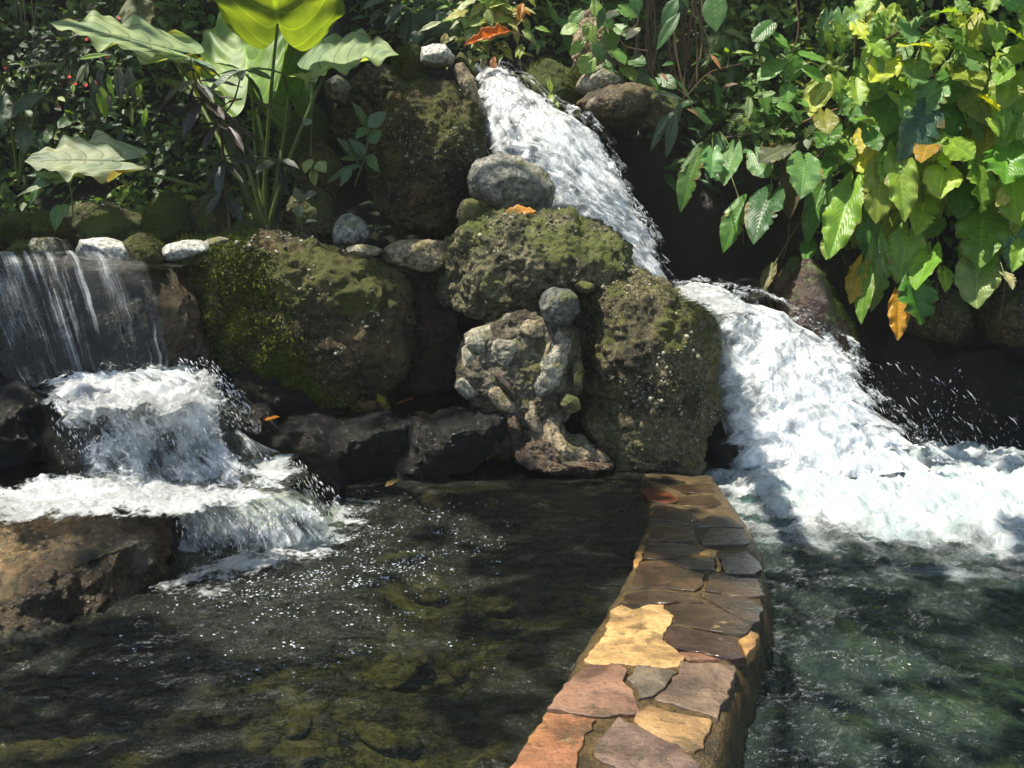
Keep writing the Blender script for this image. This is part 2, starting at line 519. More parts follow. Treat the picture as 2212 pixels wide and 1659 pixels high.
def white_water(name, cover=0.5, su=3.0, sv=22.0, soft=0.12, wts=(0.6, 0.3, 0.14), tint=(0.78, 0.81, 0.84), grain=60, film=True, blob=7.0, bump=0.35, grp=0.0, sss=0.0, tint2=None):
    """Aerated water: white where it is full of air, clear and glossy where the film is thin; UV u runs with the flow."""
    m, nt = new_mat(name)
    uv = nd(nt, 'ShaderNodeUVMap')
    tc = nd(nt, 'ShaderNodeTexCoord')
    mp = nd(nt, 'ShaderNodeMapping', {'Vector': uv.outputs[0], 'Scale': (su, sv, 1)})
    n1 = noise(nt, mp.outputs[0], 1.0, 8, 0.66, 0.5)
    n2 = noise(nt, tc.outputs['Object'], blob, 6, 0.6, 0.4)
    n3 = noise(nt, tc.outputs['Object'], grain, 3, 0.6)
    mp3 = nd(nt, 'ShaderNodeMapping', {'Vector': uv.outputs[0], 'Scale': (su * 1.6, sv * 4.0, 1)})
    n4 = noise(nt, mp3.outputs[0], 1.0, 4, 0.6, 0.3)
    n1 = mth(nt, 'ADD', mth(nt, 'MULTIPLY', n1, 0.78), mth(nt, 'MULTIPLY', n4, 0.22))
    s = mth(nt, 'ADD', mth(nt, 'MULTIPLY', n1, wts[0]), mth(nt, 'ADD', mth(nt, 'MULTIPLY', n2, wts[1]), mth(nt, 'MULTIPLY', n3, wts[2])))
    if grp:
        mg = nd(nt, 'ShaderNodeMapping', {'Vector': uv.outputs[0], 'Scale': (0.5, 6.0, 1)})
        s = mth(nt, 'ADD', s, mth(nt, 'MULTIPLY_ADD', noise(nt, mg.outputs[0], 1.0, 3, 0.5), grp, -0.5 * grp))
    at = nd(nt, 'ShaderNodeAttribute', attribute_name='cover')
    s = mth(nt, 'ADD', s, mth(nt, 'MULTIPLY_ADD', at.outputs['Fac'], 0.8, -0.4))
    t = sum(wts) * 0.5 + (0.5 - cover) * 0.5
    fac = mapr(nt, s, t - soft, t + soft)
    h = mth(nt, 'ADD', mth(nt, 'MULTIPLY', n1, 0.8), mth(nt, 'MULTIPLY', n3, 0.25))
    b = nd(nt, 'ShaderNodeBump', {'Strength': bump, 'Distance': 0.03, 'Height': h})
    if tint2:
        tint = mixc(nt, mapr(nt, noise(nt, tc.outputs['Object'], 2.6, 6, 0.62, 0.6), 0.38, 0.62), tint2, tint)
    if sss:
        df = nd(nt, 'ShaderNodeSubsurfaceScattering', {'Color': tint, 'Scale': sss, 'Radius': (1.0, 1.0, 1.0), 'Normal': b.outputs[0]}, falloff='RANDOM_WALK')
    else:
        df = nd(nt, 'ShaderNodeBsdfDiffuse', {'Color': tint, 'Normal': b.outputs[0]})
    tl = nd(nt, 'ShaderNodeBsdfTranslucent', {'Color': tint})
    gl = nd(nt, 'ShaderNodeBsdfGlossy', {'Color': (1, 1, 1), 'Roughness': 0.10, 'Normal': b.outputs[0]})
    fr = nd(nt, 'ShaderNodeFresnel', {'IOR': 1.33, 'Normal': b.outputs[0]})
    foam = nd(nt, 'ShaderNodeMixShader', {0: 0.0 if sss else 0.45, 1: df.outputs[0], 2: tl.outputs[0]})
    foam = nd(nt, 'ShaderNodeMixShader', {0: mth(nt, 'MULTIPLY', fr.outputs[0], 0.5), 1: foam.outputs[0], 2: gl.outputs[0]})
    tp = nd(nt, 'ShaderNodeBsdfTransparent', {'Color': (0.86, 0.9, 0.88)} if film else {'Color': (1, 1, 1)})
    clear = tp if not film else nd(nt, 'ShaderNodeMixShader', {0: fr.outputs[0], 1: tp.outputs[0], 2: gl.outputs[0]})
    mx = nd(nt, 'ShaderNodeMixShader', {0: fac, 1: clear.outputs[0], 2: foam.outputs[0]})
    out(nt, mx.outputs[0])
    return m


M['fall'] = white_water('waterfall_water', 0.55, 6.0, 13.0, 0.32, (1.1, 0.7, 0.18), tint=(0.84, 0.86, 0.88), sss=0.06, bump=0.25, tint2=(0.66, 0.70, 0.73))
M['fall2'] = white_water('cascade_water', 0.20, 3.0, 13.0, 0.12, (0.7, 0.9, 0.2), blob=5.0)
M['spray'] = white_water('broken_spray_water', 0.27, 5.0, 16.0, 0.12, (0.9, 0.7, 0.4), film=False)
M['spray2'] = white_water('torn_spray_water', 0.16, 4.0, 15.0, 0.11, (0.9, 0.9, 0.3), film=False, blob=5.5)
M['veil'] = white_water('thin_veil_water', 0.29, 0.6, 24.0, 0.15, (0.9, 0.25, 0.05), bump=0.8, grp=0.8)
M['streak'] = white_water('streaky_water', 0.40, 2.0, 18.0, 0.11, (0.9, 0.5, 0.12))
M['foam'] = white_water('foam', 0.5, 7.0, 7.0, 0.34, (0.4, 0.7, 0.3), film=False, bump=0.2, tint=(0.80, 0.84, 0.85), tint2=(0.56, 0.66, 0.68))
M['bubbles'] = white_water('bubbly_foam', 0.5, 10.0, 10.0, 0.13, (0.4, 0.5, 0.55), film=False, grain=38, blob=9.0, bump=0.3, tint=(0.70, 0.72, 0.74), tint2=(0.46, 0.48, 0.48))
m, nt = new_mat('water_drop')
M['drop'] = m
out(nt, nd(nt, 'ShaderNodeMixShader', {0: 0.45, 1: nd(nt, 'ShaderNodeBsdfPrincipled', {'Base Color': (0.9, 0.92, 0.95, 1), 'Roughness': 0.15}).outputs[0], 2: nd(nt, 'ShaderNodeBsdfTransparent', {'Color': (0.95, 0.97, 1.0, 1)}).outputs[0]}).outputs[0])

# ================================================================ TERRAIN
def bank_depth(x, z):
    """Depth of the planted hillside behind the falls at side x and height z."""
    Y = 9.0 + 0.25 * (z - 1.5)
    right = sstep(1.0, 2.2, x)
    Y = Y - right * (0.2 + 0.9 * sstep(1.75, 2.35, z))
    rec = np.exp(-((x + 1.7) / 0.95) ** 2) * sstep(1.6, 2.4, z)
    Y = Y + 1.6 * rec
    Y = Y - 0.22 * np.clip(np.abs(x) - 4.2, 0, None) ** 2
    Y = Y - 0.5 * sstep(-2.6, -4.4, x) * sstep(2.6, 1.6, z)
    return Y


def build_terrain():
    # hillside face
    xs = np.linspace(-9.5, 9.5, 230)
    zs = np.linspace(-1.2, 8.5, 130)
    X, Z = np.meshgrid(xs, zs, indexing='ij')
    p = np.stack([X.ravel(), Z.ravel() * 0 + 3.3, Z.ravel()], 1)
    Yv = bank_depth(p[:, 0], p[:, 2]) + 0.28 * fbm(p * 0.9, 5) + 0.12 * fbm(p * 3.1, 4)
    v = np.stack([p[:, 0], Yv, p[:, 2]], 1)
    f = grid_faces(230, 130)
    o = link('hillside', mesh_np('hillside', v, f, mat=M['soil']))
    tag(o, 'dark earth and rock bank behind the falls', None, None, 'structure')
    # ground: pool beds and the raised stream terrace, one sheet
    xs = np.linspace(-9.5, 9.5, 240)
    ys = np.linspace(-3, 11, 190)
    X, Y = np.meshgrid(xs, ys, indexing='ij')
    x, y = X.ravel(), Y.ravel()
    front = 6.95 + 0 * x
    front = np.where(x < -1.9, 5.75, front)
    front = 5.75 + (6.95 - 5.75) * sstep(-2.1, -1.5, x)
    front = front + 1.6 * sstep(1.1, 1.9, x)
    h = -0.55 - 0.35 * sstep(0.6, 1.3, x) + (1.85 + 0.0 * x) * sstep(0, 0.3, y - front)
    h = h + 0.9 * sstep(-0.4, 1.0, -(y - 0.9))         # near shore, behind the viewer
    p = np.stack([x, y, h], 1)
    h = h + 0.10 * fbm(p * 1.6, 4) + 0.03 * fbm(p * 6, 3)
    o = link('ground', mesh_np('ground', np.stack([x, y, h], 1), grid_faces(240, 190), mat=M['bed']))
    tag(o, 'stony bed of the pools and stream', None, None, 'structure')
    # outer ground to the horizon
    n = 48
    a = np.arange(n) / n * 2 * np.pi
    rr = np.array([9.0, 18, 32, 50])
    v = np.concatenate([np.stack([r * np.cos(a), 4 + r * np.sin(a), np.full(n, -1.3)], 1) for r in rr])
    o = link('terrain', mesh_np('terrain', v, grid_faces(4, n, True), mat=M['soil']))
    tag(o, 'surrounding ground', None, None, 'structure')


build_terrain()

# fine spray and sunlit air: one closed box round everything
hm = bpy.data.materials.new('haze')
hm.use_nodes = True
hm.node_tree.nodes.clear()
hv = hm.node_tree.nodes.new('ShaderNodeVolumePrincipled')
hv.inputs['Color'].default_value = (0.95, 0.97, 0.90, 1)
hv.inputs['Density'].default_value = 0.0026
hv.inputs['Anisotropy'].default_value = 0.2
ho = hm.node_tree.nodes.new('ShaderNodeOutputMaterial')
hm.node_tree.links.new(hv.outputs[0], ho.inputs['Volume'])
hx = np.array([(a, b, c) for a in (-54, 54) for b in (-50, 58) for c in (-2.6, 13.0)], float)
hf = np.array([(0, 1, 3, 2), (4, 6, 7, 5), (0, 4, 5, 1), (2, 3, 7, 6), (0, 2, 6, 4), (1, 5, 7, 3)])
hz = link('haze', mesh_np('haze', hx, hf, smooth=False, mat=hm))
hz['kind'] = 'stuff'
hz['label'] = 'thin sunlit mist in the air'


# ================================================================ ROCKS
def rock(name, poly, Y, D, mat, label, cat='rock', group=None, seed=0, lev=5, amp=0.05, freq=3.0, peb=0.0, crack=0.3, box=2.5, pebbles=0, tufts=0, tuft_h=0.02, tuft_fn=None, lean=0.0, ang_=0.5, cuts=5):
    pts = [P(a, b, Y) for a, b in poly]
    c = Vector((sum(p.x for p in pts) / len(pts), Y, sum(p.z for p in pts) / len(pts)))
    q = np.array([(p.x - c.x, p.z - c.z) for p in pts])
    # close spline through the outline for a rounder silhouette, then radius by angle
    n = len(q)
    dense = []
    for i in range(n):
        p0, p1, p2, p3 = q[i - 1], q[i], q[(i + 1) % n], q[(i + 2) % n]
        for t in np.linspace(0, 1, 10, endpoint=False):
            dense.append(0.5 * ((2 * p1) + (p2 - p0) * t + (2 * p0 - 5 * p1 + 4 * p2 - p3) * t * t + (3 * p1 - p0 - 3 * p2 + p3) * t ** 3))
    dense = np.array(dense)
    lin = np.concatenate([q[i] + (q[(i + 1) % n] - q[i]) * np.linspace(0, 1, 10, endpoint=False)[:, None] for i in range(n)])
    dense = dense * (1 - ang_) + lin * ang_
    th = np.arctan2(dense[:, 1], dense[:, 0])
    rad = np.hypot(dense[:, 0], dense[:, 1])
    k = np.argsort(th)
    th, rad = th[k], rad[k]
    th = np.concatenate([th - 2 * np.pi, th, th + 2 * np.pi])
    rad = np.tile(rad, 3)
    d, f = ico(lev)
    d = d + 0.0
    rho = np.hypot(d[:, 0], d[:, 2])
    ang = np.arctan2(d[:, 2], d[:, 0])
    r = np.interp(ang, th, rad)
    kk = (np.abs(rho) ** box + np.abs(d[:, 1]) ** box) ** (-1.0 / box)
    v = np.stack([np.cos(ang) * r * rho * kk, d[:, 1] * D * kk, np.sin(ang) * r * rho * kk], 1)
    rc = np.random.RandomState(seed * 7 + 1)
    cuts = 2 if cat == 'boulder' else cuts
    for _ in range(cuts):
        nv_ = np.array([rc.uniform(-1, 1), -rc.uniform(0.35, 1.1), rc.uniform(-0.8, 1)])
        nv_ /= np.linalg.norm(nv_)
        pr_ = v @ nv_
        hh = pr_.max() * rc.uniform(0.74, 0.90)
        v = v - nv_ * (np.clip(pr_ - hh, 0, None) * 0.75)[:, None]
    if lean:
        v[:, 1] += lean * v[:, 2]
    nrm = vnormals(v, f)
    sp = v + np.array([seed * 3.7, seed * 1.3, seed * 2.1])
    size = float(np.mean(rad))
    am = amp * min(1.0, size * 2.2)
    fr = freq / max(0.25, size)
    dis = am * (0.8 * fbm(sp * fr * 0.7, 5) - crack * np.clip(ridged(sp * fr * 0.55, 3) - 0.62, 0, 1) * 2.2)
    if peb > 0:
        w1 = worley(sp * 9.0)
        w2 = worley(sp * 21.0 + 5)
        gp = 0.4 + 0.9 * np.clip(0.5 + fbm(sp * 2.6, 3), 0, 1)
        dis = dis + gp * (peb * (0.5 - w1) * 1.5 + peb * 0.9 * (0.5 - w2))
    dis = dis + am * 0.16 * fbm(sp * fr * 5, 4)
    v = v + nrm * dis[:, None]
    me = mesh_np(name, v, f, mat=M[mat])
    o = link(name, me, None, c)
    tag(o, label, cat, group)
    rs = np.random.RandomState(seed + 11)
    nrm = vnormals(v, f)
    if pebbles:
        front = np.where((nrm[:, 1] < 0.55))[0]
        g = fbm(sp[front] * 2.0, 3)
        pr = np.clip(0.15 + g, 0.01, None) ** 1.5
        pr /= pr.sum()
        idx = rs.choice(front, pebbles, p=pr)
        tv, tf = ico(0)
        s = 0.003 + 0.016 * rs.rand(pebbles) ** 3.0
        mats = rand_rot(pebbles, rs) * s[:, None, None] * (0.4 + 0.9 * rs.rand(pebbles, 1, 3))
        pv, pf = scatter_np(tv, tf, v[idx] + nrm[idx] * s[:, None] * 0.25, mats)
        po = link('pebbles', mesh_np('pebbles', pv, pf, smooth=False, mat=M['pebble']), o)
        po['kind'] = 'stuff'
    if tufts:
        wgt = tuft_fn(v + np.array(c), nrm, sp) if tuft_fn else np.clip(fbm(sp * 2.2, 4) + nrm[:, 2] * 0.3, 0, None)
        wgt = wgt + 1e-9
        idx = rs.choice(len(v), tufts, p=wgt / wgt.sum())
        tv = np.array([(-0.22, 0, 0), (0.22, 0, 0), (0.05, 0.12, 0.55), (-0.02, 0.35, 1.0)])
        tf = np.array([(0, 1, 2), (0, 2, 3)])
        nn = nrm[idx] + rs.normal(size=(tufts, 3)) * 0.45 + np.array([0, -0.15, -0.15])
        nn /= np.linalg.norm(nn, axis=1)[:, None]
        t1 = np.cross(nn, rs.normal(size=(tufts, 3)))
        t1 /= np.linalg.norm(t1, axis=1)[:, None]
        t2 = np.cross(nn, t1)
        s = tuft_h * (0.4 + rs.rand(tufts))
        mats = np.stack([t1, t2, nn], 2) * s[:, None, None]
        jit = rs.normal(size=(tufts, 3)) * 0.006
        mv, mf = scatter_np(tv, tf, v[idx] + jit, mats)
        mo = link('moss', mesh_np('moss', mv, mf, smooth=False, mat=M['moss']), o)
        mo['kind'] = 'stuff'
    return o


rock('wet_rock', [(900, 1075), (1000, 1064), (1200, 1062), (1385, 1066), (1410, 1105), (1280, 1140), (1050, 1135), (920, 1110)], 5.55, 0.55, 'wetbrown', 'brown ledge lying just under the water at the head of the stone wall', 'rock', None, 180, 5, 0.04)

# --- the large boulders
def tuft_big(pw, n, sp):
    # moss hangs on the left third of this boulder and runs down to its foot
    a = (pw[:, 0] + 1.75) / 0.9
    b = (pw[:, 2] - 1.15) / 0.9
    band = np.exp(-((pw[:, 0] + 1.80 + 0.55 * (pw[:, 2] - 1.1)) / 0.22) ** 2)
    return np.clip(band * (0.65 + fbm(sp * 3.5, 3)), 0, None) * (n[:, 1] < 0.3)


rock('boulder', [(345, 560), (400, 525), (470, 512), (560, 506), (660, 515), (750, 540), (830, 560), (880, 620), (888, 700), (875, 790), (820, 850), (720, 875), (620, 870), (540, 825), (450, 770), (395, 690), (355, 620)], 6.35, 0.55, 'brownrock',
     'large brown boulder with hanging green moss beside the left waterfall', 'boulder', 'mossy boulders', 3, 6, 0.11, 2.4, 0.028, 0.5, 2.7, 1500, 26000, 0.028, tuft_big)
rock('boulder', [(800, 330), (830, 255), (870, 200), (925, 180), (975, 188), (1015, 225), (1040, 275), (1050, 340), (1030, 410), (1005, 480), (960, 512), (890, 505), (830, 465), (797, 400)], 7.45, 0.55, 'brownrock',
     'tall brown pebbly boulder left of the upper white fall', 'boulder', 'mossy boulders', 5, 6, 0.09, 2.6, 0.024, 0.4, 2.6, 1300, 3000, 0.018)
rock('boulder', [(950, 600), (965, 530), (1000, 490), (1080, 470), (1200, 464), (1290, 488), (1340, 530), (1360, 585), (1320, 620), (1260, 650), (1180, 690), (1070, 695), (990, 670), (952, 640)], 6.55, 0.55, 'greymoss',
     'broad grey green boulder with a dry leaf on top between the falls', 'boulder', 'mossy boulders', 8, 6, 0.09, 2.6, 0.03, 0.4, 2.7, 1800, 5000, 0.016)
rock('boulder', [(1285, 605), (1330, 582), (1390, 590), (1445, 612), (1495, 645), (1532, 685), (1545, 750), (1545, 840), (1530, 925), (1510, 1000), (1480, 1035), (1400, 1035), (1335, 1010), (1285, 950), (1250, 880), (1236, 800), (1228, 720), (1238, 655)], 6.4, 0.55, 'brownmoss',
     'tall rough green grey boulder standing at the head of the stone wall', 'boulder', 'mossy boulders', 13, 6, 0.10, 2.5, 0.028, 0.6, 2.7, 1800, 8000, 0.015)
rock('boulder', [(1010, 385), (1030, 348), (1075, 334), (1130, 343), (1175, 372), (1198, 410), (1192, 450), (1160, 468), (1100, 466), (1055, 445), (1020, 420)], 6.95, 0.33, 'grey',
     'smooth oval grey boulder resting beside the upper white fall', 'boulder', None, 21, 5, 0.04, 2.5, 0.0, 0.5, 2.2)
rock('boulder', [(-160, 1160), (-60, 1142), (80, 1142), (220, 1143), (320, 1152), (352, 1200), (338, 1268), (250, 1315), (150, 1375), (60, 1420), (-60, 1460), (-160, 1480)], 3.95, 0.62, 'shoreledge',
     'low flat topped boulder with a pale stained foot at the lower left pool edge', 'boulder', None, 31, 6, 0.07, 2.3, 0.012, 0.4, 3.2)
rock('boulder', [(1655, 690), (1675, 610), (1715, 560), (1750, 563), (1775, 615), (1810, 690), (1838, 760), (1800, 800), (1730, 790), (1680, 750)], 7.3, 0.45, 'wetmoss',
     'pointed wet red brown boulder with a moss streak right of the lower fall', 'boulder', None, 37, 5, 0.05, 2.3, 0.006, 0.5, 2.3, 0, 4500, 0.03,
     lambda pw, n, sp: np.exp(-((pw[:, 0] - 2.72 + 0.30 * (pw[:, 2] - 1.3)) / 0.07) ** 2) * (n[:, 1] < 0.3))

# --- stones and mortar between the boulders
st = 'stones set between the boulders'


def z5(*pl):
    return [(677.7 + a * 0.388, 440.5 + b * 0.388) for a, b in pl]


rock('stone', z5((1010, 690), (1090, 592), (1180, 600), (1170, 690), (1225, 760), (1262, 850), (1195, 980), (1200, 1050), (1150, 1090), (1060, 1010), (1000, 910), (955, 830), (945, 730)), 6.1, 0.25, 'pale', 'rough pale upright slab of mortared rock in the middle of the stone cluster', 'rock', st, 41, 5, 0.05, 3, 0.008, ang_=0.8, cuts=4, box=3)
rock('rock_face', z5((800, 1020), (840, 760), (960, 680), (1090, 600), (1200, 590), (1300, 640), (1450, 690), (1480, 900), (1450, 1130), (1330, 1220), (1240, 1300), (1120, 1290), (1040, 1180), (900, 1100)), 6.12, 0.24, 'mortar_rock', 'rough pale mortar filling between the stones of the cluster', 'rock', st, 38, 6, 0.06, 3, 0.014, box=5, cuts=2)
rock('stone', z5((800, 1000), (830, 780), (950, 690), (1000, 760), (1010, 960), (960, 1060), (860, 1080)), 6.16, 0.2, 'mortar_rock', 'darker mortar behind the small pale stones', 'rock', st, 40, 5, 0.05, 3, 0.008)
rock('stone', z5((838, 725), (880, 695), (950, 675), (1015, 668), (1032, 715), (965, 760), (955, 835), (905, 830), (850, 790)), 6.0, 0.13, 'pale', 'angular pale stone at the upper left of the stone cluster', 'rock', st, 42, 5, 0.03, ang_=0.95, cuts=5, box=3)
rock('stone', z5((824, 800), (850, 782), (925, 842), (912, 890), (862, 922), (826, 900)), 6.0, 0.12, 'pale', 'wedge of beige stone under the topmost angular one', 'rock', st, 43, 4, 0.02, ang_=0.9, cuts=4, box=3)
rock('stone', z5((788, 1020), (800, 960), (832, 918), (884, 950), (950, 1000), (942, 1055), (850, 1088)), 6.0, 0.13, 'pale', 'lowest pale stone of the cluster above the dark water', 'rock', st, 44, 5, 0.03, ang_=0.9, cuts=4, box=3)
rock('stone', z5((1146, 685), (1200, 640), (1290, 650), (1294, 730), (1222, 752), (1150, 715)), 5.93, 0.11, 'tan', 'small brown knobbly stone under the round grey one', 'rock', st, 45, 5, 0.03, 3, 0.01)
rock('stone', z5((1330, 690), (1380, 672), (1432, 680), (1424, 850), (1372, 980), (1352, 1045), (1282, 1112), (1208, 1090), (1202, 1030), (1245, 900)), 5.97, 0.13, 'pale', 'long pale leaning stone beside the tall green boulder', 'rock', st, 46, 5, 0.04, ang_=0.85, cuts=5, box=3)
rock('stone', z5((948, 985), (1000, 955), (1080, 1060), (1142, 1142), (1112, 1168), (1030, 1142), (960, 1062)), 5.95, 0.12, 'tan', 'brown slanting stone at the foot of the stone cluster', 'rock', st, 47, 5, 0.03, ang_=0.8, cuts=4)
rock('stone', z5((995, 935), (1030, 915), (1100, 1000), (1145, 1085), (1120, 1108), (1040, 1015)), 5.9, 0.06, 'wetbrown', 'thin dark ridge of rock slanting across the foot of the cluster', 'rock', st, 39, 4, 0.02, ang_=0.8, cuts=3)
rock('stone', z5((1368, 1105), (1400, 1048), (1472, 1080), (1484, 1140), (1420, 1165)), 5.9, 0.10, 'greymoss', 'small mossy stone wedged under the long leaning one', 'rock', st, 48, 4, 0.02, 3, 0.008)
rock('stone', [(1166, 655), (1172, 632), (1196, 621), (1228, 624), (1246, 640), (1250, 672), (1232, 700), (1196, 706), (1172, 690)], 5.93, 0.17, 'darkgrey', 'round grey stone perched left of the tall green boulder', 'rock', st, 49, 5, 0.05, 2.5, 0, 0.5, 2.6, ang_=0.7, cuts=5)
rock('stone', [(1240, 618), (1256, 606), (1280, 612), (1284, 628), (1260, 634)], 6.0, 0.08, 'greymoss', 'tiny stone lodged on top between the two green boulders', 'rock', st, 50, 3, 0.01)
rock('stone', [(988, 455), (1000, 432), (1040, 430), (1068, 442), (1066, 475), (1040, 492), (995, 490)], 6.9, 0.15, 'greymoss', 'blocky grey stone below the smooth oval boulder', 'rock', None, 51, 4, 0.03, 3, 0.006)
rock('stone', [(719, 500), (735, 466), (758, 460), (788, 478), (800, 512), (770, 532), (725, 530)], 6.75, 0.16, 'grey', 'cone shaped grey stone beside the dark hollow', 'rock', None, 52, 4, 0.02, 3, 0, 0.4, 2.2)
rock('stone', [(745, 535), (785, 527), (826, 538), (815, 552), (770, 556)], 6.3, 0.12, 'pale', 'thin flat stone in front of the cone shaped one', 'rock', None, 53, 4, 0.02)
rock('stone', [(828, 540), (870, 518), (960, 522), (978, 560), (930, 590), (870, 580), (835, 565)], 6.55, 0.25, 'tan', 'brown slab bridging the two large boulders over the hollow', 'rock', None, 54, 5, 0.04, 3, 0.006)
rock('rock_face', [(840, 560), (970, 560), (1000, 660), (1010, 780), (960, 850), (880, 860), (850, 700)], 7.05, 0.35, 'wetbrown', 'dark brown rock at the back of the hollow', 'rock', None, 55, 5, 0.07)

for k, (pl, Yk, mt_, lb) in enumerate([
        (z5((1150, 1090), (1190, 1060), (1230, 1110), (1260, 1190), (1290, 1290), (1240, 1300), (1180, 1200)), 5.93, 'tan', 'root like tan rib running down from the cluster to the ledge'),
        (z5((1060, 1150), (1120, 1150), (1160, 1240), (1170, 1340), (1110, 1330), (1080, 1250)), 5.95, 'wetbrown', 'wet brown rib under the slanting stone'),
        (z5((1270, 820), (1300, 720), (1340, 700), (1320, 800), (1260, 930), (1230, 960)), 5.97, 'tan', 'mortar seam left of the long leaning stone'),
        (z5((1440, 900), (1470, 820), (1500, 900), (1490, 1050), (1450, 1060)), 5.95, 'greymoss', 'narrow mossy stone in the gap beside the tall boulder')]):
    rock('stone', pl, Yk, 0.12, mt_, lb, 'rock', st, 190 + k, 4, 0.03, 3, 0.008)

# --- stones along the crest left
cr = 'stones on the weir crest'
rock('stone', [(162, 545), (180, 518), (230, 514), (280, 532), (302, 560), (250, 563), (190, 562)], 5.75, 0.16, 'white', 'white topped flat stone at the lip of the left waterfall', 'rock', cr, 61, 5, 0.03, 3, 0, 0.4)
rock('stone', [(268, 525), (308, 503), (340, 528), (352, 565), (325, 590), (285, 560)], 5.8, 0.18, 'brownrock', 'brown mossy stone right of the white topped one', 'rock', cr, 62, 5, 0.04, 3, 0.01, 0.4, 2.5, 0, 900, 0.015)
rock('stone', [(340, 555), (368, 526), (430, 518), (452, 540), (420, 556), (375, 565)], 5.9, 0.14, 'white', 'small white slab on the big mossy boulder', 'rock', cr, 63, 4, 0.025)
rock('stone', [(440, 522), (475, 511), (494, 518), (480, 532), (448, 532)], 6.1, 0.1, 'pale', 'thin pale chip of stone beside the white slab', 'rock', cr, 64, 4, 0.015)
rock('rock_face', [(310, 570), (360, 560), (420, 640), (450, 760), (440, 850), (380, 840), (350, 720)], 5.85, 0.30, 'wetbrown', 'dark wet rock flank between the left waterfall and the big boulder', 'rock', None, 65, 5, 0.06)
rm = 'mossy rocks behind the weir'
back = [([(168, 522), (175, 492), (210, 466), (255, 467), (292, 488), (302, 516), (250, 530), (200, 530)], 6.5, 'greenmoss', 'rounded bright green mossy rock behind the white topped stone'),
        ([(312, 485), (328, 430), (368, 414), (402, 440), (415, 500), (370, 525), (325, 515)], 6.8, 'greenmoss', 'tall dull mossy rock under the drooping pale leaf'),
        ([(2, 505), (22, 470), (58, 458), (84, 488), (62, 522), (20, 525)], 6.7, 'greenmoss', 'leftmost mossy rock above the still water'),
        ([(68, 495), (92, 455), (125, 468), (140, 510), (100, 525)], 6.8, 'greenmoss', 'mossy rock under the small bright green plant'),
        ([(38, 545), (55, 521), (80, 532), (78, 558), (45, 560)], 6.2, 'greenmoss', 'small yellow green mossy stone at the water'),
        ([(72, 545), (88, 513), (116, 514), (134, 550), (95, 562)], 6.25, 'grey', 'grey pointed stone beside the small mossy one'),
        ([(400, 520), (410, 440), (450, 420), (490, 450), (500, 510), (450, 530)], 7.0, 'mossy', 'dark mossy rock behind the lance leaved plant'),
        ([(500, 520), (515, 470), (560, 450), (600, 480), (610, 520)], 7.1, 'mossy', 'dark rock at the root of the elephant ear'),
        ([(610, 515), (625, 430), (680, 400), (720, 440), (725, 510), (670, 530)], 7.2, 'mossy', 'dark rock behind the spotted seedling'),
        ([(640, 420), (650, 340), (700, 310), (740, 360), (735, 430), (690, 450)], 7.5, 'brownrock', 'brown rock half hidden behind the soft grey green plant'),
        ([(600, 330), (620, 250), (670, 220), (710, 260), (700, 340), (650, 370)], 7.9, 'greenmoss', 'mossy stone behind the leaning leaf stalk'),
        ([(705, 182), (735, 165), (758, 188), (742, 224), (710, 216)], 7.7, 'grey', 'grey stone under the right hand pale leaf'),
        ([(140, 470), (180, 440), (240, 445), (300, 470), (290, 530), (160, 530)], 7.4, 'mossy', 'dark rock in the shade under the drooping pale leaf'),
        ([(-60, 470), (-20, 440), (10, 470), (5, 540), (-60, 540)], 6.9, 'mossy', 'dark rock at the far left edge above the pool')]
for i, (pl, Y, mt, lb) in enumerate(back):
    rock('stone', pl, Y, 0.22, mt, lb, 'rock', rm, 70 + i, 5, 0.05, 2.6, 0.01, 0.4, 2.4, 0, 1500 if mt == 'greenmoss' else 300, 0.014)

# --- upper rocks
up = 'rocks at the top of the upper fall'
rock('boulder', [(720, 240), (750, 190), (805, 150), (900, 152), (980, 185), (995, 250), (950, 300), (860, 330), (770, 340), (722, 300)], 8.15, 0.45, 'mossy', 'big dark damp boulder below the white capped stone', 'boulder', None, 91, 6, 0.09, 2.4, 0.01)
rock('stone', [(910, 140), (912, 106), (938, 98), (964, 100), (984, 124), (974, 140), (940, 142)], 7.85, 0.18, 'white', 'white capped stone at the top of the rocks', 'rock', up, 92, 5, 0.04, ang_=0.9, cuts=5, box=3.2)
rock('stone', [(978, 150), (1000, 140), (1024, 168), (1036, 215), (1030, 290), (1005, 215)], 7.85, 0.22, 'tan', 'tan angular stone at the lip of the upper fall', 'rock', up, 93, 5, 0.04)
rock('stone', [(745, 118), (770, 94), (820, 98), (852, 116), (840, 140), (780, 142)], 8.1, 0.25, 'mossy', 'grey stone with a moss cap under the pale leaf tip', 'rock', up, 94, 5, 0.04, 3, 0.01, 0.4, 2.4, 0, 1500, 0.02)
rock('stone', [(850, 165), (858, 118), (890, 100), (915, 110), (915, 165), (880, 190)], 7.95, 0.25, 'greenmoss', 'shaggy mossy stone left of the white capped one', 'rock', up, 95, 5, 0.04, 3, 0.01, 0.4, 2.4, 0, 3000, 0.025)
rock('stone', [(630, 130), (660, 100), (700, 105), (735, 115), (730, 150), (660, 160)], 8.3, 0.25, 'greenmoss', 'mossy stone below the thin distant waterfall', 'rock', up, 96, 5, 0.04, 3, 0.01, 0.4, 2.4, 0, 2000, 0.022)
rock('stone', [(984, 130), (995, 112), (1012, 130), (1016, 160), (1000, 150)], 7.95, 0.12, 'greenmoss', 'strip of mossy rock right of the white capped stone', 'rock', up, 97, 4, 0.02)
rock('stone', [(1040, 170), (1070, 158), (1120, 165), (1150, 190), (1120, 205), (1060, 190)], 8.75, 0.2, 'wetmoss', 'wet mossy sill the upper fall pours over', 'rock', up, 98, 4, 0.03)
